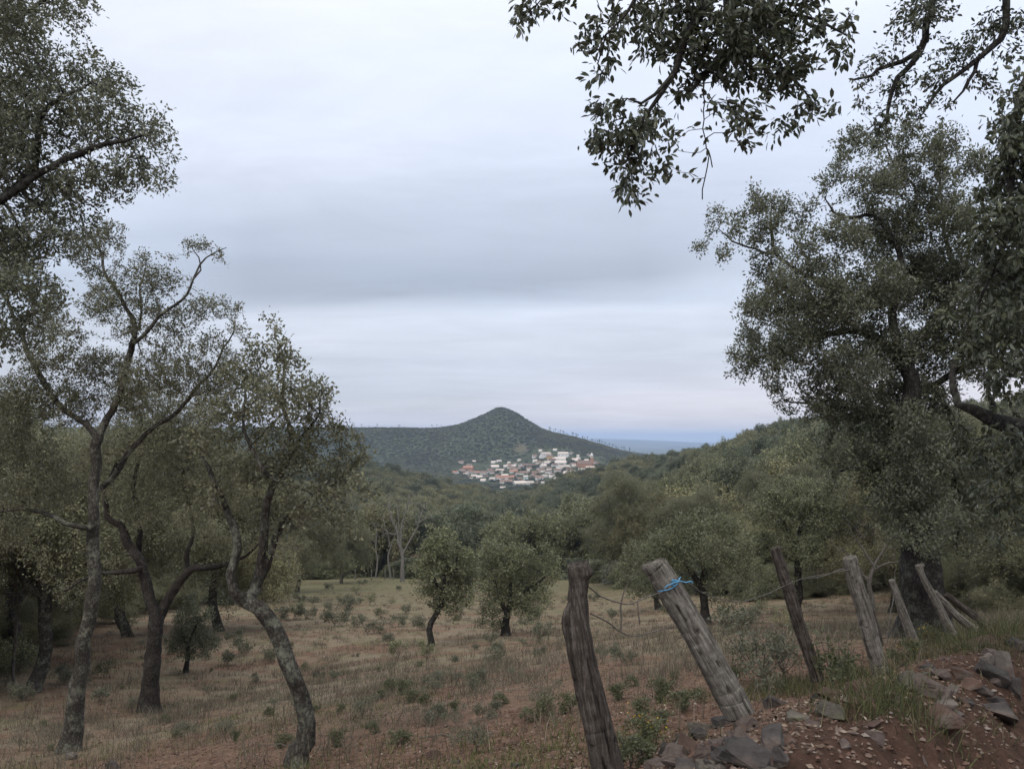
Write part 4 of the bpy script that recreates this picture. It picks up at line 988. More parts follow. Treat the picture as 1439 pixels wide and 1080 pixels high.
HS = [ # zoomed X, Y(base), width, wall height, roof, wall, windows, label
 (230, 238, 100, 22, 'r', 'k', 2, 'long building with a bright orange roof at the upper left of the village'),
 (122, 268, 62, 12, 'r', 'w', 0, 'leftmost village house, dark red roof over white wall'),
 (210, 285, 60, 12, 'b', 'w', 0, 'low white house below the bright orange roof'),
 (275, 302, 60, 16, 'p', 'w', 1, 'white house at the lower left village edge'),
 (325, 312, 60, 18, 'p', 'w', 2, 'bright white house right of the lower left edge of the village'),
 (360, 272, 70, 10, 'b', 'w', 0, None), (420, 255, 60, 10, 'b', 'w', 0, None),
 (450, 220, 85, 10, 'p', 'w', 0, 'pale flat house alone above the left half of the village'),
 (498, 262, 85, 22, 'p', 'w', 2, 'big pale house left of the broad brown roof'),
 (610, 262, 90, 14, 'r', 'w', 1, 'rose red roofed house in the middle of the village'),
 (540, 315, 165, 14, 'r', 'w', 2, 'broad reddish brown roof at the village centre front'),
 (705, 272, 95, 10, 'b', 'w', 1, 'dark brown roofed house right of the rose red roof'),
 (800, 275, 90, 12, 'b', 'w', 0, 'dark brown roof in the right centre of the village'),
 (650, 278, 60, 14, 'b', 'w', 0, None), (580, 225, 60, 10, 'b', 'w', 0, None),
 (545, 350, 130, 18, 'b', 'w', 3, 'long white house at the front of the village'),
 (660, 362, 120, 16, 'p', 'w', 3, 'low white row at the bottom of the village'),
 (745, 360, 70, 16, 'p', 'w', 1, 'white house at the bottom right of the low row'),
 (712, 330, 42, 46, 'p', 'c', 1, 'tall narrow pale blue building at the village front'),
 (660, 335, 50, 30, 'b', 'c', 0, 'greyish building left of the tall narrow pale blue one'),
 (825, 320, 90, 22, 'b', 'w', 2, 'white house with brown roof right of the tall narrow building'),
 (870, 300, 50, 14, 'p', 'w', 0, None), (520, 398, 55, 10, 'p', 'w', 0, 'small white house at the very lowest point of the village'),
 (880, 130, 95, 34, 'p', 'w', 2, 'large white house at the top left of the upper village'),
 (915, 145, 60, 24, 'b', 'o', 1, 'ochre fronted house under the large white one at the top'),
 (1030, 128, 105, 34, 'p', 'w', 3, 'large white house at the top right of the upper village'),
 (845, 135, 45, 10, 'p', 'w', 0, 'small flat white house at the upper left tip of the hill village'),
 (960, 78, 45, 10, 'p', 'c', 0, 'small pale green house highest of all above the village'),
 (1000, 158, 110, 16, 'p', 'w', 2, 'white house just under the large top right one'),
 (930, 170, 90, 14, 'b', 'w', 1, None), (1010, 188, 130, 14, 'p', 'w', 0, None), (900, 190, 70, 12, 'p', 'w', 0, None),
 (955, 205, 60, 12, 'b', 'w', 0, None), (1030, 232, 130, 24, 'p', 'w', 0, 'wide white house in the right middle of the upper village'),
 (1075, 250, 70, 14, 'b', 'w', 0, None), (1072, 282, 100, 20, 'p', 'w', 2, 'white house at the right foot of the upper village'), (980, 255, 70, 14, 'b', 'w', 0, None),
 (860, 215, 60, 16, 'p', 'w', 0, None), (850, 255, 60, 18, 'b', 'w', 0, None), (790, 170, 40, 10, 'p', 'w', 0, None), (780, 215, 70, 12, 'b', 'w', 0, None), (705, 210, 80, 12, 'b', 'w', 0, None), (670, 205, 40, 12, 'b', 'w', 0, None),
 (820, 185, 60, 10, 'b', 'w', 0, None), (740, 235, 60, 10, 'b', 'w', 0, None), (760, 205, 40, 10, 'b', 'w', 0, None), (910, 235, 60, 14, 'b', 'w', 0, None), (905, 265, 60, 14, 'b', 'w', 0, None), (1010, 300, 60, 14, 'b', 'w', 0, None),
 (1152, 132, 30, 20, 'p', 'w', 0, 'small lone white house right of the upper village'), (1125, 160, 60, 8, 'p', 'w', 0, 'low white wall like house below the lone white one'), (1110, 200, 60, 10, 'b', 'w', 0, None),
 (1190, 255, 80, 18, 'p', 'w', 1, 'white house left of the long row below the brick tower'), (1260, 240, 110, 20, 'p', 'w', 3, 'long white row just below the brick tower'), (1335, 228, 70, 16, 'p', 'w', 1, 'rightmost white house of the village'),
 (570, 182, 30, 8, 'p', 'w', 0, 'tiny white hut alone above the village centre'), (380, 300, 40, 10, 'b', 'w', 0, None), (470, 300, 50, 10, 'b', 'w', 0, None), (250, 265, 60, 10, 'b', 'w', 0, None), (300, 268, 50, 10, 'r', 'w', 0, None),
 (930, 290, 50, 14, 'b', 'w', 0, None), (610, 300, 60, 10, 'b', 'w', 0, None), (775, 300, 60, 14, 'b', 'w', 0, None)]
for X, Y, w_, h_, rf, wl, wn, lab in HS:
    px, py = zz_(X, Y)
    house(px, py, w_*.1668, h_*.1668, rf, wl, label=lab or 'small white walled house with %s roof crowded among the village roofs' % RN[rf], win=wn, lo=930)
k = 0
while k < 62:
    px, py = rng.uniform(632, 845), rng.uniform(632, 684)
    if not inpoly(np.array([px]), np.array([py+1]), VILL)[0]: continue
    rf = 'bpbpp'[int(rng.integers(0, 5))]; k += 1
    house(px, py+rng.uniform(-1, 1), rng.uniform(4, 9), rng.uniform(1.4, 2.4), rf, 'w', label='small white walled house with %s roof crowded among the village roofs' % RN[rf])
# church: long brown nave and a brick tower with a white belfry
px, py = zz_(1205, 222); b = hit(px, py, 930, 1800); d = b[1]
e = thing('church', 'village church with a brick tower, white belfry and long brown roof', 'church', b, .1)
(V, q), (R, f) = gable(120*.1668/F*d, 10, 6, 5)
obj('nave', mesh('nave', V, q, mats=[M_BRICK]), e); obj('roof', mesh('roof', R, f, mats=[M_TILE_B]), e)
tx = (1270-1205)*.1668/F*d
V, f = box(tx-2, tx+2, -2.2, 2.2, -3, 15.5); obj('tower', mesh('tower', V, [f], mats=[M_BRICK]), e)
bl = [box(tx-1.7, tx+1.7, -1.9, 1.9, 15.5, 19.0)]; bv, bf = joinb(bl)
sp_ = np.array([(tx-1.9, -2.1, 19), (tx+1.9, -2.1, 19), (tx+1.9, 2.1, 19), (tx-1.9, 2.1, 19), (tx, 0, 23)], float)
obj('belfry', mesh('belfry', np.vstack([bv, sp_]), [bf[0]], mats=[M_WHITE]), e)
obj('spire', mesh('spire', sp_, [np.array([(0, 1, 4), (1, 2, 4), (2, 3, 4), (3, 0, 4)]), np.array([(0, 3, 2, 1)])], mats=[M_WHITE]), e)
for k in (-1, 1):
    V, f = box(tx+k*.8-.45, tx+k*.8+.45, -2.0, -1.85, 16.2, 18.2); obj('window', mesh('window', V, [f], mats=[M_WIN]), e)
# farmhouse half hidden behind the bare trees
r_ = ray(572, 800); d = 121
e = thing('farmhouse', 'small pinkish farmhouse with a red roof half hidden behind the bare pale trees', 'house', (r_[0]*d, d, float(G(r_[0]*d, d)[0])), .2)
(V, q), (R, f) = gable(3.2, 3, 2.3, .6)
M_PINK = simple_material('pink_wall', (.20, .12, .10), (.28, .18, .15), 1, .9, 0)
M_OLD = simple_material('faded_red_tile', (.10, .058, .048), (.17, .10, .085), 2.5, .9, 0); obj('wall', mesh('wall', V, q, mats=[M_PINK]), e); obj('roof', mesh('roof', R, f, mats=[M_OLD]), e)
V, f = box(-1.1, -.5, -1.56, -1.45, .9, 1.7); obj('window', mesh('window', V, [f], mats=[M_WIN]), e)

#@@FENCE
# ------------------------------------------------------------------ fence posts
def wood_material(name, c0, c1, c2, sc=1.0):
    m, n, L, out = newmat(name)
    tc = n('ShaderNodeTexCoord'); at = n('ShaderNodeAttribute', attribute_name='grain')
    mp = n('ShaderNodeMapping', inp={'Scale': (28*sc, 28*sc, 2.2)}); 
    L(tc.outputs['Object'], mp.inputs['Vector'])
    w = n('ShaderNodeTexNoise', inp={'Scale': 2.2, 'Detail': 9.0, 'Roughness': .78, 'Distortion': .9}); L(mp.outputs[0], w.inputs['Vector'])
    n2 = n('ShaderNodeTexNoise', inp={'Scale': 16.0, 'Detail': 8.0, 'Roughness': .75}); L(tc.outputs['Object'], n2.inputs['Vector'])
    a = n('ShaderNodeMath', operation='MULTIPLY_ADD', inp={1: .7}); L(w.outputs['Fac'], a.inputs[0])
    b_ = n('ShaderNodeMath', operation='MULTIPLY', inp={1: .3}); L(n2.outputs['Fac'], b_.inputs[0]); L(b_.outputs[0], a.inputs[2])
    r = ramp(n, [(.40, c0), (.5, c1), (.62, c2)]); L(a.outputs[0], r.inputs[0])
    col = mixc(n, L, at.outputs['Fac'], r.outputs[0], (.012, .010, .009))
    b = n('ShaderNodeBsdfPrincipled', inp={'Roughness': .92, 'Specular IOR Level': .1}); L(col, b.inputs['Base Color'])
    bp = n('ShaderNodeBump', inp={'Strength': .9, 'Distance': .006}); L(a.outputs[0], bp.inputs['Height']); L(bp.outputs[0], b.inputs['Normal'])
    L(b.outputs[0], out.inputs['Surface']); return m
W_BROWN = wood_material('weathered_brown_wood', (.015, .0125, .011), (.055, .046, .039), (.135, .118, .103))
W_GREY = wood_material('weathered_grey_wood', (.040, .036, .031), (.125, .113, .097), (.25, .23, .20))
def post(label, pts, d, mat, cracks=5, name='fence_post', knobs=(), cut=(0, 0), rough=.07, lean_d=0.0):
    """pts from top to base: (px, py, radius m); a crack is a dark groove along the grain"""
    L_ = [np.append(P(p[0], p[1], d+lean_d*(1-i/(len(pts)-1))), p[2]) for i, p in enumerate(pts)]
    q = smooth_poly(L_, .010, .10); base = q[-1, :3].copy()
    ns = 44; nr = len(q); th = np.arange(ns)/ns*2*math.pi
    T = nrm(np.gradient(q[:, :3], axis=0)); a = np.array([1., 0, 0]); N = []
    for t in T: a = a-t*a.dot(t); a = a/np.linalg.norm(a); N.append(a)
    N = np.array(N); B = np.cross(T, N)
    Lc = np.concatenate([[0], np.cumsum(np.linalg.norm(np.diff(q[:, :3], axis=0), axis=1))])
    sd = int(rng.integers(0, 9999))
    TH, LL = np.meshgrid(th, Lc)
    rr = q[:, 3][:, None]*(1+rough*1.6*fbm(np.cos(TH)*1.6+3, np.sin(TH)*1.6+LL*3.5, sd, 3)+.05*fbm(TH*7, LL*5, sd+1, 3)+.02*fbm(TH*16, LL*40, sd+2, 2))
    g = np.zeros_like(rr); tot = Lc[-1]
    for k in range(cracks):
        c0 = rng.uniform(0, 2*math.pi); l0 = rng.uniform(0, tot*.85); ln = rng.uniform(.12, .45)*tot; wd = rng.uniform(.05, .10)
        dth = np.abs((TH-c0-.12*fbm(LL*7, LL*0, sd+k, 2)+math.pi) % (2*math.pi)-math.pi)
        w = np.exp(-(dth/wd)**2)*np.clip(np.minimum((LL-l0)/.05, (l0+ln-LL)/.05), 0, 1)
        g = np.maximum(g, w)
    for k in range(14):
        c0 = rng.uniform(0, 2*math.pi); l0 = rng.uniform(0, tot); dth = np.abs((TH-c0+math.pi) % (2*math.pi)-math.pi)
        g = np.maximum(g, np.exp(-(dth/.09)**2-((LL-l0)/.012)**2)*.9)
    for kth, kl, kr, kh in knobs:
        dth = np.abs((TH-kth+math.pi) % (2*math.pi)-math.pi); rr = rr*(1+kh*np.exp(-(dth/.7)**2-((LL-kl)/kr)**2))
    rr = rr*(1-.22*g)
    V = q[:, None, :3]+rr[..., None]*(np.cos(th)[None, :, None]*N[:, None]+np.sin(th)[None, :, None]*B[:, None])
    # sloping, splintered top
    V[0] += T[0]*(cut[0]*np.cos(th)+cut[1]*np.sin(th))[:, None]+T[0]*rng.uniform(-.006, .006, (ns, 1))
    V[0] = V[0]*.94+q[0, :3]*.06+T[0]*.004*0
    vv = V.reshape(-1, 3); ctr = V[0].mean(0)+T[0]*.006
    vv = np.vstack([vv, ctr]); aa, bb = np.meshgrid(np.arange(nr-1), np.arange(ns), indexing='ij'); b2 = (bb+1) % ns
    fq = np.stack([aa*ns+bb, (aa+1)*ns+bb, (aa+1)*ns+b2, aa*ns+b2], -1).reshape(-1, 4)
    k = np.arange(ns); ft = np.stack([k, (k+1) % ns, np.full(ns, nr*ns)], -1)
    # bring to the post's own axis so the grain follows it
    ax = nrm(q[0, :3]-q[-1, :3]); up = Vector((0, 0, 1)); rot = up.rotation_difference(Vector(ax)); M = np.array(rot.to_matrix())
    loc = (vv-base)@M
    me = mesh(name, loc, [fq, ft], True, {'grain': np.append(np.clip(g.ravel(), 0, 1), .15)}, [mat])
    o = obj(name, me, loc=base); o.rotation_mode = 'QUATERNION'; o.rotation_quaternion = rot
    return tag(o, label, 'fence post', 'old fence posts')
def px2m(w, d): return w/2/F*d*.93
def pp_(lst, d): return [(a, b, px2m(w, d)) for a, b, w in lst]
post('nearest dark brown gnarled post with a knob at its top and long cracks', pp_([(811, 792, 31), (812, 812, 29), (812, 840, 29), (811, 868, 35), (812, 892, 39), (818, 930, 40), (828, 972, 42), (839, 1015, 43), (849, 1060, 45), (858, 1105, 46), (863, 1130, 46)], 3.4), 3.4, W_BROWN, 12,
     knobs=((0.15, .035, .026, .5), (3.1, .245, .045, .3), (2.6, .20, .03, .2)), rough=.10, cut=(-.004, .006))
post('thick grey leaning post with blue rope tied round it', pp_([(918, 790, 38), (930, 808, 38), (952, 846, 39), (980, 893, 40), (1008, 945, 42), (1030, 985, 44), (1040, 1006, 44)], 4.1), 4.1, W_GREY, 6, rough=.05, cut=(.012, 0))
post('thin reddish grey post leaning left with a pale cut top', pp_([(1089, 769, 16), (1095, 790, 17), (1108, 830, 18), (1122, 875, 18), (1138, 920, 18), (1149, 955, 19)], 6.3), 6.3, W_BROWN, 3)
post('stout grey post with a split side, fourth along the fence', pp_([(1194, 782, 20), (1200, 810, 22), (1212, 850, 23), (1224, 895, 24), (1236, 935, 25), (1240, 952, 25)], 6.1), 6.1, W_GREY, 5)
post('short dark post leaning against the back of the stout split one', pp_([(1205, 812, 9), (1215, 840, 12), (1226, 870, 13), (1236, 905, 13)], 6.6), 6.6, W_BROWN, 2)
post('slim pale post in front of the huge oak trunk', pp_([(1253, 814, 9), (1262, 840, 11), (1272, 870, 13), (1286, 905, 15), (1297, 925, 15)], 8.3), 8.3, W_GREY, 3)
post('pale knotty topped post leaning left beside the huge oak trunk', pp_([(1291, 793, 11), (1296, 808, 9), (1310, 835, 11), (1324, 862, 12), (1338, 890, 13)], 8.8), 8.8, W_GREY, 3, knobs=((0, .02, .02, .5),))
post('flat lying pale stake slanting right of the huge oak trunk', pp_([(1313, 832, 9), (1330, 850, 11), (1350, 870, 11), (1372, 885, 11)], 9.2), 9.2, W_GREY, 2)
post('long brown stake slanting low behind the pale one at the right', pp_([(1328, 834, 9), (1352, 852, 10), (1378, 872, 11), (1392, 884, 11)], 9.6), 9.6, W_BROWN, 2)

def wire(name, label, cat, pts, r, mat, group=None, parent=None):
    T = Tree(); T.limb([np.append(p, r) for p in pts], step=.06, wob=.03); T.finish()
    V, Fc = T.tubes(0, rough=0, sides=(6, 6, 6)); b = np.asarray(pts[0])
    o = obj(name, mesh(name, V-b, Fc, True, mats=[mat]), parent, loc=b)
    return tag(o, label, cat, group) if label else o
M_WIRE = simple_material('rusty_wire', (.07, .06, .055), (.16, .145, .13), 20, .7, 0)
M_ROPE = simple_material('blue_rope_fibre', (.06, .20, .36), (.13, .33, .50), 60, .7, .4)
wire('fence_wire', 'thin sagging wire from the nearest post to the blue rope post', 'wire', [P(824, 822, 3.4), P(850, 840, 3.6), P(880, 848, 3.8), P(898, 843, 3.9), P(930, 832, 4.05), P(955, 815, 4.05)], .0016, M_WIRE)
wire('fence_wire', 'thin wire from the blue rope post to the thin reddish post', 'wire', [P(960, 815, 4.05), P(1000, 838, 4.7), P(1040, 845, 5.4), P(1075, 835, 6.0), P(1104, 822, 6.25)], .0018, M_WIRE)
wire('fence_wire', 'upper wire between the thin reddish post and the stout split post', 'wire', [P(1104, 822, 6.25), P(1130, 812, 6.2), P(1160, 806, 6.15), P(1195, 800, 6.05)], .002, M_WIRE)
wire('fence_wire', 'lower wire from the nearest post sagging over the dry grass', 'wire', [P(830, 862, 3.4), P(850, 872, 3.6), P(870, 885, 3.8), P(890, 893, 3.95), P(945, 880, 4.1)], .0014, M_WIRE)
wire('wire_dropper', 'short dark stick hanging from the sagging wire', 'wire dropper', [P(896, 844, 3.88), P(897, 856, 3.88), P(899, 876, 3.88)], .0035, M_WIRE)
# blue rope: two turns round the post, knot and loose end
e = thing('blue_rope', 'bright blue rope tied round the grey leaning post', 'rope', P(945, 818, 4.05))
b = P(945, 818, 4.05)
axp = nrm(P(918, 790, 4.1)-P(980, 893, 4.1)); c = P(939, 820, 4.1)
n1 = nrm(np.cross(axp, [0, 1, 0])); n2 = np.cross(axp, n1)
for k in range(1):
    ring = [c+(n1*math.cos(t)+n2*math.sin(t))*(px2m(39, 4.1)+.004)+axp*(-.004+.006*math.sin(3*t+k)) for t in np.linspace(0, 2*math.pi, 25)]
    T = Tree(); T.limb([np.append(p, .0026) for p in ring], step=.02, wob=.02); T.finish(); V, Fc = T.tubes(0, rough=0, sides=(6, 6, 6))
    obj('loop', mesh('loop', V-b, Fc, True, mats=[M_ROPE]), e)
kn = P(948, 818, 4.02)
T = Tree(); T.limb([np.append(kn+np.array([math.cos(t*1.7)*.014, math.sin(t*2.3)*.012, math.sin(t)*.013]), .0028) for t in np.linspace(0, 9, 24)], step=.01, wob=0); T.finish(); V, Fc = T.tubes(0, rough=0, sides=(6, 6, 6))
obj('knot', mesh('knot', V-b, Fc, True, mats=[M_ROPE]), e)
T = Tree(); T.limb([np.append(P(*q, 4.0), .0024) for q in ((948, 818), (957, 816), (964, 818), (972, 816), (973, 819))], step=.02, wob=.05)
T.limb([np.append(P(*q, 4.0), .0026) for q in ((946, 819), (938, 822), (934, 826))], step=.02); T.finish(); V, Fc = T.tubes(0, rough=0, sides=(6, 6, 6))
obj('loose_end', mesh('loose_end', V-b, Fc, True, mats=[M_ROPE]), e)

# small posts of the far field fence
pv = None
for px in (499, 522, 541, 553, 565, 640, 655):
    d = 108 if px < 600 else 104; x = ray(px, 800)[0]*d; z = float(G(x, d)[0])
    if pv is None:
        T = Tree(); T.limb([np.array([0, 0, -.2, .09]), np.array([.02, 0, .6, .08]), np.array([.03, .01, 1.35, .07])], step=.2); T.finish(); V, Fc = T.tubes(0, sides=(8, 8, 8)); pv = mesh('far_fence_post', V, Fc, True, mats=[W_GREY])
    tag(obj('far_fence_post', pv, loc=(x, d, z)), 'tiny grey post of the far fence before the dark wood', 'fence post', 'far fence posts')

#@@ROCKS
# ------------------------------------------------------------------ rocks on the bank
def rock_material(name, c0, c1, spot):
    return simple_material(name, c0, c1, 9, .9, .8, objvar=.18, spots=spot, dist=.02)
R_DARK = rock_material('dark_schist', (.026, .023, .022), (.078, .070, .066), (.095, .076, .066))
R_PINK = rock_material('pinkish_schist', (.050, .038, .033), (.122, .095, .084), (.15, .125, .112))
R_RED = rock_material('red_stone', (.048, .031, .025), (.118, .076, .060), (.10, .08, .068))
R_PALE = rock_material('pale_stone', (.075, .063, .055), (.17, .148, .13), (.10, .075, .063))
R_MOSS = rock_material('mossy_stone', (.050, .044, .036), (.125, .110, .090), (.10, .098, .066))
def rock_mesh(size, mat, seed, n=15, flat=False):
    r = np.random.default_rng(seed); bm = bmesh.new()
    v = nrm(r.normal(0, 1, (n, 3))); v = np.sign(v)*np.abs(v)**.72; v *= r.uniform(.85, 1.08, (n, 1))
    for p in v: bm.verts.new(p*np.array(size)*.5)
    res = bmesh.ops.convex_hull(bm, input=bm.verts)
    bmesh.ops.delete(bm, geom=[g for g in res['geom_interior'] if isinstance(g, bmesh.types.BMVert)], context='VERTS')
    s = min(size)
    bmesh.ops.bevel(bm, geom=list(bm.edges), offset=s*.02, segments=1, affect='EDGES', clamp_overlap=True)
    bmesh.ops.triangulate(bm, faces=list(bm.faces))
    bmesh.ops.subdivide_edges(bm, edges=list(bm.edges), cuts=4 if max(size) > .1 else 2, use_grid_fill=True)
    co = np.array([q.co for q in bm.verts]); k = 3.2/max(size)
    dn = fbm(co[:, 0]*k*2+co[:, 2]*k, co[:, 1]*k*2-co[:, 2]*k*1.3, seed % 999, 4)+.35*fbm(co[:, 0]*k*9+co[:, 2]*k*4, co[:, 1]*k*9-co[:, 2]*k*5, seed % 997, 3)
    for q, d_ in zip(bm.verts, dn): q.co *= 1+.16*float(d_)
    bmesh.ops.recalc_face_normals(bm, faces=list(bm.faces))
    me = bpy.data.meshes.new('rock'); bm.to_mesh(me); bm.free(); me.materials.append(mat); return me
def rock(px, py, w, h, mat, label, tilt=None, dk=.7, group='rocks of the bank', lo=1.8, sink=.33, n=13):
    """w, h in photo pixels; py is the centre of the rock"""
    b = hit(px, py+h*.32, lo, 40); d = b[1]; k = d/F
    sz = (w*k*1.0, max(w, h)*k*dk, h*k*1.15)
    me = rock_mesh(sz, mat, int(rng.integers(0, 99999)), n)
    o = obj('rock', me, loc=b+np.array([0, 0, sz[2]*(.5-sink)]))
    o.rotation_euler = tilt or (rng.uniform(-.25, .25), rng.uniform(-.3, .3), rng.uniform(-.5, .5))
    return tag(o, label, 'rock', group)
RK = [(1047, 1060, 76, 50, R_DARK, 'largest dark grey rock of the stone heap at the bottom'), (1086, 1034, 40, 44, R_DARK, 'upright block shaped grey rock at the right of the stone heap'),
 (985, 1058, 40, 36, R_PINK, 'pinkish rounded rock in the middle of the stone heap'), (958, 1050, 40, 22, R_PALE, 'pale tilted slab at the left of the stone heap'),
 (1008, 1040, 32, 40, R_PINK, 'upright brownish slab behind the pinkish rounded rock'), (1018, 1013, 40, 20, R_DARK, 'dark stone on top of the heap at the foot of the blue rope post'),
 (934, 1052, 22, 30, R_DARK, 'small dark pointed rock at the left end of the heap'), (924, 1074, 42, 18, R_PINK, 'flat rosy stone at the bottom left of the heap'),
 (962, 1076, 44, 22, R_DARK, 'dark stone under the pale tilted slab'), (1050, 1020, 40, 26, R_PINK, 'brownish stone on the heap between post foot and block'),
 (985, 1030, 36, 20, R_DARK, 'low dark stone behind the pale slab'), (1000, 1074, 34, 22, R_DARK, 'dark stone at the front foot of the heap'), (1078, 1072, 26, 22, R_RED, 'small reddish stone right of the largest dark rock'),
 (1092, 985, 42, 22, R_DARK, 'flat grey rock beside the bush at the rope post foot'), (1166, 976, 34, 22, R_RED, 'orange red stone below the thin reddish post'), (1148, 976, 20, 20, R_DARK, 'dark stone touching the orange red one'),
 (1176, 1000, 60, 24, R_MOSS, 'wide dark mossy rock in the middle of the bank'), (1120, 1003, 36, 20, R_MOSS, 'mossy stone left of the wide mossy rock'), (1204, 966, 34, 26, R_RED, 'reddish stone at the foot of the stout split post'),
 (1230, 1034, 28, 20, R_PINK, 'pink brick like stone on the bare slope'), (1228, 1018, 36, 14, R_RED, 'long reddish stone above the pink brick like one'), (1187, 1044, 18, 14, R_PINK, 'small pinkish stone low on the bare slope'),
 (1232, 985, 34, 9, R_RED, 'thin flat reddish stone in the grass of the bank'), (1318, 1008, 70, 38, R_RED, 'big smooth brown boulder on the right of the bank'), (1326, 990, 36, 16, R_PALE, 'pale flat stone above the big brown boulder'),
 (1352, 944, 36, 18, R_RED, 'dark red slab lying on the wall at the right'), (1322, 948, 30, 20, R_PINK, 'brownish stone left of the dark red slab'), (1280, 956, 44, 32, R_MOSS, 'big pale mossy rock under the slim pale post'),
 (1364, 961, 26, 22, R_RED, 'rough brown stone under the dark red slab'), (1380, 968, 34, 20, R_DARK, 'dark stone low right of the dark red slab'), (1412, 932, 26, 44, R_PALE, 'upright pale stone at the right end of the wall'),
 (1388, 930, 26, 26, R_PALE, 'pale stone left of the upright pale one'), (1398, 952, 28, 18, R_PINK, 'brownish stone below the upright pale one'), (1340, 968, 24, 16, R_PALE, 'light stone in the middle of the right wall'),
 (1345, 1004, 24, 12, R_PALE, 'whitish flat stone right of the big brown boulder'), (1428, 905, 30, 22, R_DARK, 'dark stone in the grass at the right picture edge'), (1430, 965, 30, 30, R_DARK, 'dark rock at the right edge below the upright pale stone'),
 (1302, 935, 24, 14, R_DARK, 'dark stone beside the yellow flowers'), (1262, 985, 20, 14, R_PINK, 'small stone in the grass clump right of the mossy rock'), (1143, 1015, 24, 14, R_PINK, 'stone on the bank under the mossy rock'),
 (640, 1070, 14, 8, R_PALE, 'small pale stone on the bare ground left of the nearest post'), (610, 1060, 22, 14, R_RED, 'red clod on the bare ground at the bottom centre'), (727, 1076, 20, 12, R_DARK, 'grey stone at the bottom edge near the nearest post'),
 (665, 1074, 24, 18, R_RED, 'round reddish stone at the bottom edge'), (160, 1075, 26, 14, R_DARK, 'grey stone by the foot of the front left oak'), (100, 1062, 22, 12, R_PALE, 'pale stone against the front left oak foot'), (1040, 1040, 20, 14, R_RED, 'small red stone tucked in the heap'),
 (1400, 985, 26, 14, R_DARK, 'dark stone on the steep red bank'), (1356, 985, 22, 12, R_DARK, 'dark chip on the steep red bank left'), (1290, 985, 22, 16, R_RED, 'red stone behind the big brown boulder')]
for a in RK: rock(*a)
for k in range(30):
    px, py = 1008+rng.normal(0, 40), 1050+rng.normal(0, 15); w = rng.uniform(26, 52)
    rock(px, py, w, w*rng.uniform(.35, .7), [R_DARK, R_DARK, R_PINK, R_MOSS, R_RED][int(rng.integers(0, 5))], 'lesser slab filling the stone heap at the foot of the blue rope post', (rng.uniform(-.5, .5), rng.uniform(-.6, .6), rng.uniform(-1, 1)), group='lesser slabs of the stone heap')
for k in range(20):
    s_ = rng.uniform(.75, 1.7); t_ = rng.uniform(.6, 7.5); x, y = F0+FN*s_+FT*t_
    w = rng.uniform(.12, .30); z = float(G(x, y)[0])
    me = rock_mesh((w, w*rng.uniform(.6, .9), w*rng.uniform(.35, .65)), [R_DARK, R_RED, R_PINK, R_DARK, R_MOSS][int(rng.integers(0, 5))], int(rng.integers(0, 99999)), 11)
    o = obj('rubble_stone', me, loc=(x, y, z+w*.05)); o.rotation_euler = (rng.uniform(-.5, .5), rng.uniform(.0, .7), rng.uniform(-.6, .6))
    tag(o, 'half buried dark rubble stone in the crumbling earth bank beside the track', 'stone', 'rubble stones of the earth bank')
# smaller loose stones
gl = 'small loose reddish stone lying on the slope of the bank'
for k in range(150):
    s = rng.uniform(.15, 1.75); t = rng.uniform(-1.5, 9)
    x, y = F0+FN*s+FT*t
    if y < 2.2: continue
    z = float(G(x, y)[0]); w = rng.uniform(.025, .085)*(1 if rng.random() < .8 else 1.6)
    me = rock_mesh((w, w*rng.uniform(.6, .9), w*rng.uniform(.4, .8)), [R_RED, R_PINK, R_DARK, R_RED, R_PALE, R_PINK][int(rng.integers(0, 6))], int(rng.integers(0, 99999)), 11)
    o = obj('loose_stone', me, loc=(x, y, z+w*.02)); o.rotation_euler = tuple(rng.uniform(-.6, .6, 3)); tag(o, gl, 'stone', 'loose stones of the bank')

#@@GROUNDCOVER
# ------------------------------------------------------------------ gravel, litter, grass (stuff)
def near_pts(n, dlo, dhi, ulo=-.75, uhi=.75, pw=1.0):
    d = dlo*(dhi/dlo)**(rng.random(n)**pw); x = rng.uniform(ulo, uhi, n)*d
    return x, d
def gravel(n):
    x, y = near_pts(n, 2.6, 26); s, t = fence_st(x, y)
    w = np.clip(.35+.9*sstep(-.4, .6, s)+.5*fbm(x*.8, y*.8, 61, 3), 0, 1); k = rng.random(n) < w; x, y = x[k], y[k]; n = len(x)
    z = G(x, y); r = rng.uniform(.004, .014, n)*rng.choice([1, 1, 1, 1.7], n)
    V0 = np.array([(1, 0, 0), (0, 1, 0), (-1, 0, 0), (0, -1, 0), (0, 0, .7), (0, 0, -.5)], float)
    V = V0[None]*r[:, None, None]*rng.uniform(.55, 1.35, (n, 6, 1))
    a = rng.uniform(0, 6.28, n); c, s_ = np.cos(a)[:, None], np.sin(a)[:, None]
    V = np.stack([V[..., 0]*c-V[..., 1]*s_, V[..., 0]*s_+V[..., 1]*c, V[..., 2]], -1)+np.stack([x, y, z+r*.2], -1)[:, None]
    f0 = np.array([(0, 1, 4), (1, 2, 4), (2, 3, 4), (3, 0, 4), (1, 0, 5), (2, 1, 5), (3, 2, 5), (0, 3, 5)])
    return V.reshape(-1, 3), [(f0[None]+np.arange(n)[:, None, None]*6).reshape(-1, 3)]
V, Fc = gravel(20000)
M_GRAVEL = island_material('gravel', [(0, (.085, .05, .038)), (.35, (.13, .078, .058)), (.6, (.15, .108, .088)), (.9, (.17, .135, .112)), (1, (.22, .19, .165))])
tag(obj('gravel', mesh('gravel', V, Fc, mats=[M_GRAVEL])), 'small mixed gravel on the red earth', 'gravel', kind='stuff')
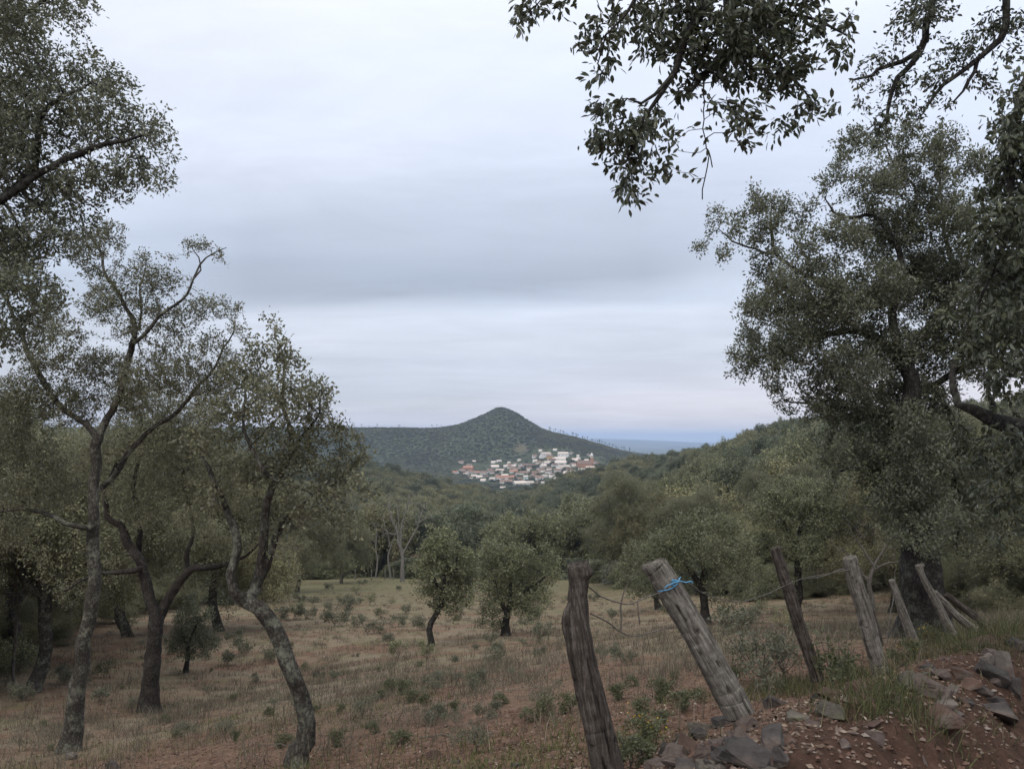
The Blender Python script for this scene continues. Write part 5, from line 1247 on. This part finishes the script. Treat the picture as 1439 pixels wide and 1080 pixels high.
x, y = near_pts(900, 3.2, 16); k = rng.random(900) < np.clip(.5+fbm(x*.6, y*.6, 63, 2), 0, 1); x, y = x[k], y[k]; z = G(x, y); cv_, cf_, o_ = [], [], 0
ico = bmesh.new(); bmesh.ops.create_icosphere(ico, subdivisions=2, radius=1); iv = np.array([v.co[:] for v in ico.verts]); ico.verts.index_update(); fi = np.array([[v.index for v in f.verts] for f in ico.faces]); ico.free()
for i in range(len(x)):
    r = rng.uniform(.012, .045); q = iv*(1+.55*fbm(iv[:, 0:1]*1.7+i, iv[:, 1:2]*1.7+iv[:, 2:3], i, 3))*r*np.array([1.2, 1, .6])
    cv_.append(q+[x[i], y[i], z[i]]); cf_.append(fi+o_); o_ += len(iv)
M_CLOD = simple_material('soil_clods', (.05, .030, .023), (.15, .092, .068), 14, .95, .6)
tag(obj('soil_clods', mesh('soil_clods', np.vstack(cv_), [np.vstack(cf_)], True, mats=[M_CLOD])), 'crumbled red soil clods on the bare ground', 'soil', kind='stuff')
# fallen leaves
n_ = 64000
x, y = near_pts(n_, 2.8, 30); z = G(x, y)+.008
w = np.clip(.55+.9*fbm(x*.7, y*.7, 71, 3), .05, 1)*(1-.6*sstep(.3, 1.0, fence_st(x, y)[0])*(y < 9)); k = rng.random(n_) < w; x, y, z = x[k], y[k], z[k]; n_ = len(x)
ax = rng.normal(0, 1, (n_, 3)); ax[:, 2] *= .3; ax = nrm(ax)
V, Fc = leaf_faces(np.stack([x, y, z], 1), ax, .027, .9, False, .55)
M_LITTER = island_material('leaf_litter', [(0, (.030, .021, .016)), (.45, (.085, .058, .042)), (.8, (.15, .11, .082)), (.95, (.22, .175, .135)), (1, (.32, .27, .22))])
tag(obj('leaf_litter', mesh('leaf_litter', V, Fc, mats=[M_LITTER])), 'brown fallen oak leaves on the ground', 'leaf litter', kind='stuff')

def blades(x, y, h, lean, w, curve=.35):
    n = len(x); z = G(x, y); a = rng.uniform(0, 6.283, n); l = lean*rng.random(n)
    d = np.stack([np.cos(a)*l, np.sin(a)*l, np.sqrt(1-np.minimum(l, .95)**2)], 1)
    b = rng.uniform(0, 6.283, n); sd = np.stack([np.cos(b), np.sin(b), 0*b], 1)*(w/2)[:, None]
    p0 = np.stack([x, y, z-.01], 1); m = p0+d*(h*.55)[:, None]; t = p0+d*h[:, None]+np.stack([np.cos(a), np.sin(a), -.5+0*a], 1)*(h*curve*rng.random(n))[:, None]*.5
    V = np.stack([p0-sd, p0+sd, m+sd*.75, m-sd*.75, t], 1).reshape(-1, 3); o = np.arange(n)[:, None]*5
    return V, [o+np.array([[0, 1, 2, 3]]), o+np.array([[3, 2, 4]])]
def tufts(nt, per, dlo, dhi, mask, spread, hlo, hhi, wlo, whi, lean, pw=1.0):
    x, y = near_pts(nt, dlo, dhi, pw=pw); k = rng.random(nt) < mask(x, y); x, y = x[k], y[k]
    c = rng.poisson(per, len(x)); sc = rng.uniform(hlo, hhi, len(x)); hx = np.repeat(sc, c); x = np.repeat(x, c); y = np.repeat(y, c); n = len(x)
    sp = spread*(.4+.6*hx/hhi)
    x = x+rng.normal(0, 1, n)*sp; y = y+rng.normal(0, 1, n)*sp
    return blades(x, y, hx*rng.uniform(.5, 1.1, n), lean, rng.uniform(wlo, whi, n)*(1+y/22))
def in_field(x, y):
    s, t = fence_st(x, y); px = 719.5+F*x/y
    return (y < EDGE(px)*1.02)*(1-sstep(.2, 1.0, s)*(t < 12))
def mk_dry(x, y): return in_field(x, y)*np.clip(.03+.95*sstep(10, 19, y)*(1-.55*sstep(26, 45, y))*(.62+.9*fbm(x*.35, y*.35, 81, 3)) + .16*(fbm(x*1.2, y*1.2, 82, 2)), 0, 1)
M_DRY = island_material('dry_stalks', [(0, (.065, .05, .038)), (.5, (.125, .100, .075)), (.85, (.20, .165, .125)), (1, (.29, .25, .19))], transl=.2)
V, Fc = tufts(11000, 8, 5, 60, mk_dry, .11, .08, .36, .003, .006, .55)
tag(obj('dry_grass', mesh('dry_grass', V, Fc, mats=[M_DRY])), 'grey brown dry grass and stalks in the field', 'grass', kind='stuff')
def mk_cl(x, y): return in_field(x, y)*np.clip((.12+.88*sstep(8, 17, y))*(.34+1.0*sstep(-.05, .4, fbm(x*.5, y*.5, 87, 4))), 0, 1)
V1, F1 = tufts(8200, 26, 6.5, 75, mk_cl, .15, .07, .34, .003, .006, .95)
M_HEATH = island_material('grey_heath', [(0, (.075, .062, .048)), (.5, (.135, .115, .088)), (.8, (.17, .155, .115)), (1, (.125, .135, .078))], transl=.2)
tag(obj('low_heath', mesh('low_heath', V1, F1, mats=[M_HEATH])), 'low grey brown heath tussocks in the field', 'heath', kind='stuff')
M_GRN = island_material('green_grass', [(0, (.055, .066, .025)), (.5, (.095, .105, .040)), (.85, (.15, .15, .065)), (1, (.22, .20, .10))], transl=.25)
V, Fc = tufts(15000, 6, 4.0, 105, lambda x, y: in_field(x, y)*np.clip(-.45*(y<9)+.02+.95*sstep(.08, .45, fbm(x*.45, y*.45, 85, 3)+.1)+.35*sstep(50, 90, y), 0, 1), .08, .05, .16, .003, .006, .8)
tag(obj('green_grass', mesh('green_grass', V, Fc, mats=[M_GRN])), 'low green grass scattered through the field', 'grass', kind='stuff')
# grass on the bank
bx, by, bh = [], [], []
for px, py, rad, h, c in [(1245, 985, .16, .26, 170), (1262, 1000, .14, .24, 150), (1235, 965, .14, .26, 140), (1340, 895, .32, .34, 320), (1375, 888, .36, .36, 380), (1410, 892, .32, .36, 320), (1318, 905, .22, .30, 180), (1436, 905, .3, .34, 250),
                          (1110, 975, .16, .24, 170), (1085, 968, .14, .22, 140), (1130, 965, .12, .22, 110), (1215, 950, .16, .24, 140), (1300, 925, .16, .2, 110), (1350, 915, .18, .24, 150), (885, 1060, .12, .2, 100), (905, 1040, .14, .16, 90), (1225, 1003, .12, .18, 90), (1390, 910, .2, .26, 150), (1425, 1000, .12, .14, 40), (1375, 1010, .1, .12, 40)]:
    b = hit(px, py); bx.append(b[0]+rng.normal(0, rad, c)); by.append(b[1]+rng.normal(0, rad, c)); bh.append(h*rng.uniform(.35, 1.1, c))
bx, by, bh = map(np.concatenate, (bx, by, bh))
M_BANK = island_material('bank_grass', [(0, (.038, .046, .022)), (.5, (.070, .080, .035)), (.8, (.115, .115, .055)), (1, (.18, .155, .095))], transl=.25)
bx = np.repeat(bx, 2)+rng.normal(0, .05, 2*len(bx)); by = np.repeat(by, 2)+rng.normal(0, .05, 2*len(by)); bh = np.repeat(bh, 2)*rng.uniform(.6, 1.1, 2*len(bh))
V, Fc = blades(bx, by, bh, .85, rng.uniform(.0025, .005, len(bx)), .7)
tag(obj('bank_grass', mesh('bank_grass', V, Fc, mats=[M_BANK])), 'green grass tufts growing among the bank stones', 'grass', kind='stuff')

# shrubs and weeds (things)
def shrub_mesh(h, rad, sp, per, ls, lmat, upw=.4, bmat=None):
    q_ = .013*h+.001; T = Tree(); T.limb([np.array([0, 0, -.05, q_]), np.array([.01, 0, h*.12, q_])], step=.06)
    for k in range(7):
        a = k*.9+rng.uniform(-.3, .3); q = rad*rng.uniform(.3, .75)
        T.limb([np.array([0, 0, h*.1, q_*.6]), np.array([math.cos(a)*q*.5, math.sin(a)*q*.5, h*.4, q_*.45]), np.array([math.cos(a)*q, math.sin(a)*q, h*rng.uniform(.6, .85), q_*.25])], step=.06)
    cl = [(np.array([rng.uniform(-1, 1)*rad*.62, rng.uniform(-1, 1)*rad*.62, h*rng.uniform(.22, .8)]), min(rad, h)*rng.uniform(.22, .36)) for _ in range(11)]
    T.grow(clump_points(cl, sp, 1.0), sp*.8, jitter=.4, grav=.2, tip=.0012, rcap=q_*.5)
    lv = cat_leaves(T.leaves(per, ls, sp*.5, .01), leaf_cloud(cl, sp*.85, per*1.6, ls, sp*.5, 1.0)); V, Fc = T.tubes(.002, sides=(6, 4, 3))
    return mesh('stem', V, Fc, True, mats=[bmat or BK_TWIG]), mesh('foliage', lv[0], lv[1], False, mats=[lmat])
SH = [shrub_mesh(.75, .55, .12, 5, .055, LF_SCRUB), shrub_mesh(.6, .5, .12, 5, .055, LF_SCRUB), shrub_mesh(.9, .5, .13, 5, .06, LF_WOOD[0]), shrub_mesh(.6, .5, .12, 2.5, .045, LF_WOOD[2])]
WD = [shrub_mesh(.42, .2, .055, 4, .038, LF_WEED), shrub_mesh(.30, .22, .055, 4, .035, LF_WEED), shrub_mesh(.4, .3, .06, 3, .022, LF_SCRUB)]
def plant(name, label, px, py, var, sc, group=None, cat='shrub', d=None):
    b = hit(px, py) if d is None else None
    e = thing(name, label, cat, b, rng.uniform(0, 6.28), group, (sc*rng.uniform(.9, 1.2), sc, sc*rng.uniform(.85, 1.1)))
    obj('stem', var[0], e); obj('foliage', var[1], e); return e
fs = [(470, 880, 1.5), (485, 862, 1.6), (497, 850, 1.5), (478, 845, 1.4), (462, 858, 1.3), (500, 835, 1.5), (430, 870, 1.4), (505, 880, 1.2), (525, 890, 1.1), (535, 870, 1.1), (550, 850, 1.2), (440, 850, 1.5), (462, 828, 1.4),
      (420, 845, 1.3), (415, 870, 1.2), (545, 905, 1.0), (560, 880, 1.0), (300, 905, 1.0), (520, 850, 1.2), (570, 862, 1.0), (590, 885, 1.0), (340, 920, 1.0), (330, 900, 1.1), (20, 945, 1.6), (380, 905, 1.0), (395, 870, 1.3), (690, 905, .9),
      (760, 900, .9), (740, 880, 1.0), (755, 870, 1.1), (800, 880, 1.0), (860, 870, 1.1), (1060, 870, .9), (1100, 885, .8), (1040, 890, .8), (800, 850, 1.2), (835, 845, 1.3), (560, 925, .8), (320, 935, .8), (140, 985, .7), (150, 950, .8), (90, 960, .8), (30, 985, .8), (600, 930, .7), (380, 930, .8), (700, 930, .7), (560, 830, 1.3), (510, 822, 1.6), (590, 835, 1.2)]
SL = ['grey green scrub bush dotted in the dry field', 'grey green scrub bush dotted in the dry field', 'olive green scrub bush dotted in the dry field', 'thin yellowish scrub bush dotted in the dry field']
for px, py, sc in fs:
    v = int(rng.choice([0, 1, 0, 1, 2, 3])); plant('shrub', SL[v], px, py, SH[v], sc*rng.uniform(.75, 1.1), 'scrub bushes in the field')
plant('shrub', 'dark rounded bush at the left picture edge beyond the front oak', 25, 948, SH[2], 1.5)
plant('shrub', 'wide brownish bush at the foot of the blue rope post', 1072, 968, WD[2], 1.8, cat='bush')
plant('shrub', 'second brownish bush behind the blue rope post foot, nearer the thin post', 1100, 955, WD[2], 1.5, cat='bush')
plant('weed_plant', 'leafy bright green plant between the thin reddish post and the stout split post', 1172, 968, WD[0], 1.1, cat='plant')
plant('weed_plant', 'smaller leafy green plant left of the stout split post foot', 1190, 955, WD[0], .75, cat='plant')
plant('weed_plant', 'green plant right of the stout split post foot', 1258, 935, WD[0], .6, cat='plant')
plant('weed_plant', 'yellowish green weed growing beside the nearest post', 888, 1082, WD[1], .62, cat='plant')
for px, py, sc in [(565, 975, 1.4), (580, 985, 1.3), (550, 970, 1.2), (770, 1010, 1.0), (740, 1015, .9), (1030, 960, .8), (930, 985, .9), (960, 1000, .9), (885, 965, .9), (800, 1000, .9), (560, 1050, .9), (470, 1050, .8), (480, 1000, .8), (870, 985, .8), (1000, 960, .8), (700, 990, .8), (640, 1000, .7), (430, 940, 1.2), (410, 930, 1.2), (330, 985, 1.0), (660, 960, .9),
                   (600, 990, .8), (950, 955, .7), (905, 1005, .8), (930, 1020, .7), (520, 1030, .7), (250, 1035, .7), (330, 1040, .6), (60, 1020, .7), (985, 985, .7)]:
    plant('weed_plant', 'low green weed sprouting from the bare earth of the field', px, py, WD[1], sc*rng.uniform(.5, .8), 'low weeds in the field', 'plant')
for k in range(70):
    px, py = rng.uniform(0, 1020), rng.uniform(905, 1060)
    if px > 790 and py > 960 or px > 890: continue
    v = [WD[1], WD[2], SH[1]][int(rng.integers(0, 3))]
    if v is WD[1]: plant('weed_plant', 'low green weed sprouting from the bare earth of the field', px, py, v, rng.uniform(.3, .6), 'low weeds in the field', 'plant')
    else: plant('shrub', 'small greyish brown herb tussock among the dry grass of the near field', px, py, v, rng.uniform(.45, .9) if v is WD[2] else rng.uniform(.28, .5), 'herb tussocks in the near field')
# yellow flowers on the bank
M_YEL = island_material('yellow_petal', [(0, (.40, .24, .02)), (1, (.55, .40, .05))])
for px, py, lab in [(1280, 925, 'yellow flowering weed at the foot of the slim pale post'), (1305, 905, 'yellow green flowering weed beside the huge oak trunk'), (905, 1055, 'low weed with yellowish flowers left of the stone heap')]:
    e = plant('flower_plant', lab, px, py, WD[1], .7, cat='plant')
    c = rng.normal(0, 1, (60, 3))*np.array([.09, .09, .05])+np.array([0, 0, .2])
    V, Fc = leaf_faces(c, nrm(rng.normal(0, 1, c.shape)), .016, .8, False, .8); obj('blossom', mesh('blossom', V, Fc, mats=[M_YEL]), e)
# dead sticks lying about
for px, py, L_, a_, lab in [(590, 1040, .5, .1, 'pale dead stick lying on the bare ground in the centre'), (405, 1052, .3, 2.7, 'thin stick on the ground beside the crooked oak foot'), (1247, 905, .7, 1.2, 'thin bare stick standing in the grass behind the fence')]:
    b = hit(px, py); T = Tree(); v = np.array([math.cos(a_), math.sin(a_)*.4, .03 if L_ < .6 else 1.2])*L_
    T.limb([np.append(b+[0, 0, .02], .007), np.append(b+v*.5+[0, 0, .03], .006), np.append(b+v, .003)], step=.06); T.finish(); V, Fc = T.tubes(0, sides=(6, 6, 5))
    tag(obj('dead_stick', mesh('dead_stick', V-b, Fc, True, mats=[BK_TWIG]), loc=b), lab, 'stick')

#@@LIGHT
# ------------------------------------------------------------------ haze, sky, sun, camera
V, f = box(-15200, 15200, -400, 19450, -140+ZC, 95+ZC)
m, n, L, out = newmat('haze_air'); vol = n('ShaderNodeVolumePrincipled', inp={'Color': (.54, .70, 1.0, 1), 'Density': .00011, 'Anisotropy': .1}); L(vol.outputs[0], out.inputs['Volume'])
tag(obj('haze', mesh('haze', V, [f], mats=[m])), 'thin bluish haze in the valley air', 'haze', kind='stuff')

w = bpy.data.worlds.new('World'); S.world = w; w.use_nodes = True
nt = w.node_tree; nt.nodes.clear()
def n(t, **kw):
    d = nt.nodes.new(t)
    for k, v in kw.items():
        if k == 'inp':
            for kk, vv in v.items(): d.inputs[kk].default_value = vv
        else: setattr(d, k, v)
    return d
L = nt.links.new
EL, AZ = math.radians(48), math.radians(200)
sky = n('ShaderNodeTexSky', sky_type='NISHITA', sun_disc=False, sun_elevation=EL, sun_rotation=AZ, air_density=1.0, dust_density=2.0, ozone_density=1.0)
tc = n('ShaderNodeTexCoord'); sx = n('ShaderNodeSeparateXYZ'); L(tc.outputs['Generated'], sx.inputs[0])
def M(op, a, b=None, c=None, clamp=False):
    d = n('ShaderNodeMath', operation=op, use_clamp=clamp)
    for k, v in enumerate((a, b, c)):
        if v is None: continue
        if hasattr(v, 'is_output'): L(v, d.inputs[k])
        else: d.inputs[k].default_value = v
    return d.outputs[0]
# cloud deck: direction projected onto a plane overhead
den = M('ADD', M('MAXIMUM', sx.outputs['Z'], 0.0), .09)
cx, cy = M('DIVIDE', sx.outputs['X'], den), M('DIVIDE', sx.outputs['Y'], den)
cv = n('ShaderNodeCombineXYZ'); L(cx, cv.inputs[0]); L(cy, cv.inputs[1])
def cn(scale, det, rough, off, stretch=(1, 1, 1), dist=0.0):
    mp = n('ShaderNodeMapping', inp={'Location': off, 'Scale': stretch}); L(cv.outputs[0], mp.inputs['Vector'])
    d = n('ShaderNodeTexNoise', inp={'Scale': scale, 'Detail': det, 'Roughness': rough, 'Distortion': dist}); L(mp.outputs[0], d.inputs['Vector']); return d.outputs['Fac']
n1 = cn(.55, 6, .5, (3.1, 1.7, 0), (.6, 1, 1), .3); n2 = cn(.9, 5, .5, (7.3, 2.2, 0), (.3, 1, 1)); n3 = cn(.35, 3, .5, (1.2, 9.1, 0)); n5 = cn(4.5, 8, .6, (2.4, 8.3, 0), (.5, 1, 1), .5); n4 = cn(1.7, 9, .62, (4.4, 6.3, 0), (.55, 1, 1), .8)
elev = M('ARCSINE', sx.outputs['Z'])
azi = M('ARCTAN2', sx.outputs['X'], sx.outputs['Y'])
# elevation warped by noise, in degrees
ed = M('MULTIPLY', elev, 57.2958)
wn = M('MULTIPLY', M('SUBTRACT', n2, .5), 10.0)
edw = M('ADD', M('ADD', ed, M('MULTIPLY', wn, M('MULTIPLY', M('MINIMUM', ed, 12.0), .1))), M('MULTIPLY', azi, -3.0))
cr = n('ShaderNodeValToRGB'); L(M('DIVIDE', edw, 90.0, clamp=True), cr.inputs[0])
stops = [(0.0, (.46, .46, .52)), (1.2, (.48, .475, .525)), (2.6, (.44, .45, .51)), (4.4, (.39, .42, .50)), (6.2, (.45, .47, .53)), (8.0, (.45, .48, .55)), (10, (.41, .45, .53)), (13, (.44, .48, .57)), (17, (.50, .54, .63)), (24, (.58, .62, .71)), (33, (.68, .70, .77)), (48, (1.1, 1.11, 1.15)), (90, (1.8, 1.8, 1.83))]
e_ = cr.color_ramp; e_.interpolation = 'B_SPLINE'
while len(e_.elements) < len(stops): e_.elements.new(.5)
for q, (p, c) in zip(e_.elements, stops): q.position = p/90.0; q.color = (*[v for v in c], 1)
# brighter to the right and overhead, patches of thinner blue
def mx(fac, a, b, mode='MIX'):
    d = n('ShaderNodeMix', data_type='RGBA', blend_type=mode, clamp_factor=True)
    for s_, v in ((d.inputs[0], fac), (d.inputs[6], a), (d.inputs[7], b)):
        if hasattr(v, 'is_output'): L(v, s_)
        else: s_.default_value = v if np.isscalar(v) else (*v, 1)
    return d.outputs[2]
bright = M('ADD', M('MULTIPLY_ADD', M('SUBTRACT', n1, .5), .5, 1.0), M('ADD', M('MULTIPLY', M('SUBTRACT', n4, .5), .40), M('MULTIPLY', M('SUBTRACT', n5, .5), .14)))
azb = M('MULTIPLY_ADD', M('MAXIMUM', M('MINIMUM', azi, .6), -.6), .16, 1.0)
cc = n('ShaderNodeCombineXYZ'); bm_ = M('MULTIPLY', bright, azb)
for k in range(3): L(bm_, cc.inputs[k])
cl = mx(1.0, cr.outputs[0], cc.outputs[0], 'MULTIPLY')
warm = M('MULTIPLY', M('MULTIPLY_ADD', azi, 1.4, .1, clamp=True), M('SUBTRACT', 1.0, M('DIVIDE', ed, 8.0, clamp=True)))
cl = mx(M('MULTIPLY', warm, .6), cl, (.55, .50, .52))
# the long dark cloud bank with a flat base and soft streaky top
eb = M('ADD', ed, M('ADD', M('MULTIPLY', M('SUBTRACT', n2, .5), 4.5), M('MULTIPLY', M('SUBTRACT', n4, .5), 2.2)))
ea = M('ADD', eb, M('MULTIPLY', azi, -4.0))
low_ = M('SMOOTH_MIN', M('MULTIPLY_ADD', ea, .42, -3.7, True), 1.0, .3)
hi_ = M('SUBTRACT', 1.0, M('MULTIPLY_ADD', ea, .13, -1.55, True))
aw = M('MULTIPLY', M('MULTIPLY_ADD', azi, 5.0, 2.6, True), M('SUBTRACT', 1.0, M('MULTIPLY_ADD', azi, 4.5, -.75, True)))
bank = M('MULTIPLY', M('MULTIPLY', low_, hi_), M('MULTIPLY', aw, M('ADD', M('MULTIPLY_ADD', n1, .7, .25), M('MULTIPLY', M('SUBTRACT', n4, .5), .5), None, True)))
cl = mx(M('MULTIPLY', bank, 1.05, None, True), cl, (.225, .24, .285))
cl10 = mx(1.0, cl, (10, 10, 10), 'MULTIPLY')
fac = M('MULTIPLY_ADD', n3, .5, .62, clamp=True)
col = mx(fac, sky.outputs[0], cl10)
bg = n('ShaderNodeBackground', inp={'Strength': .1}); L(col, bg.inputs['Color'])
wo = n('ShaderNodeOutputWorld'); L(bg.outputs[0], wo.inputs['Surface'])

sl = bpy.data.lights.new('sun', 'SUN'); sl.energy = .9; sl.angle = math.radians(25); sl.color = (1, .95, .88)
so = bpy.data.objects.new('sun', sl); COL.objects.link(so)
dv = Vector((math.sin(AZ)*math.cos(EL), math.cos(AZ)*math.cos(EL), math.sin(EL)))
so.rotation_euler = dv.to_track_quat('Z', 'Y').to_euler(); so.location = (0, 0, 60)

cam = bpy.data.cameras.new('camera'); co = bpy.data.objects.new('camera', cam); COL.objects.link(co)
cam.sensor_fit = 'HORIZONTAL'; cam.sensor_width = 36; cam.lens = 36*F/1439
cam.clip_start = .05; cam.clip_end = 40000
co.location = (0, 0, ZC); co.rotation_euler = (math.pi/2+PITCH, 0, 0)
S.camera = co
vs = S.view_settings; vs.view_transform = 'Standard'; vs.look = 'None'; vs.exposure = .7; vs.gamma = 1
c_ = S.cycles; c_.max_bounces = 5; c_.diffuse_bounces = 3; c_.glossy_bounces = 2; c_.transmission_bounces = 3; c_.volume_bounces = 1; c_.transparent_max_bounces = 4
c_.use_denoising = True; c_.caustics_reflective = False; c_.caustics_refractive = False
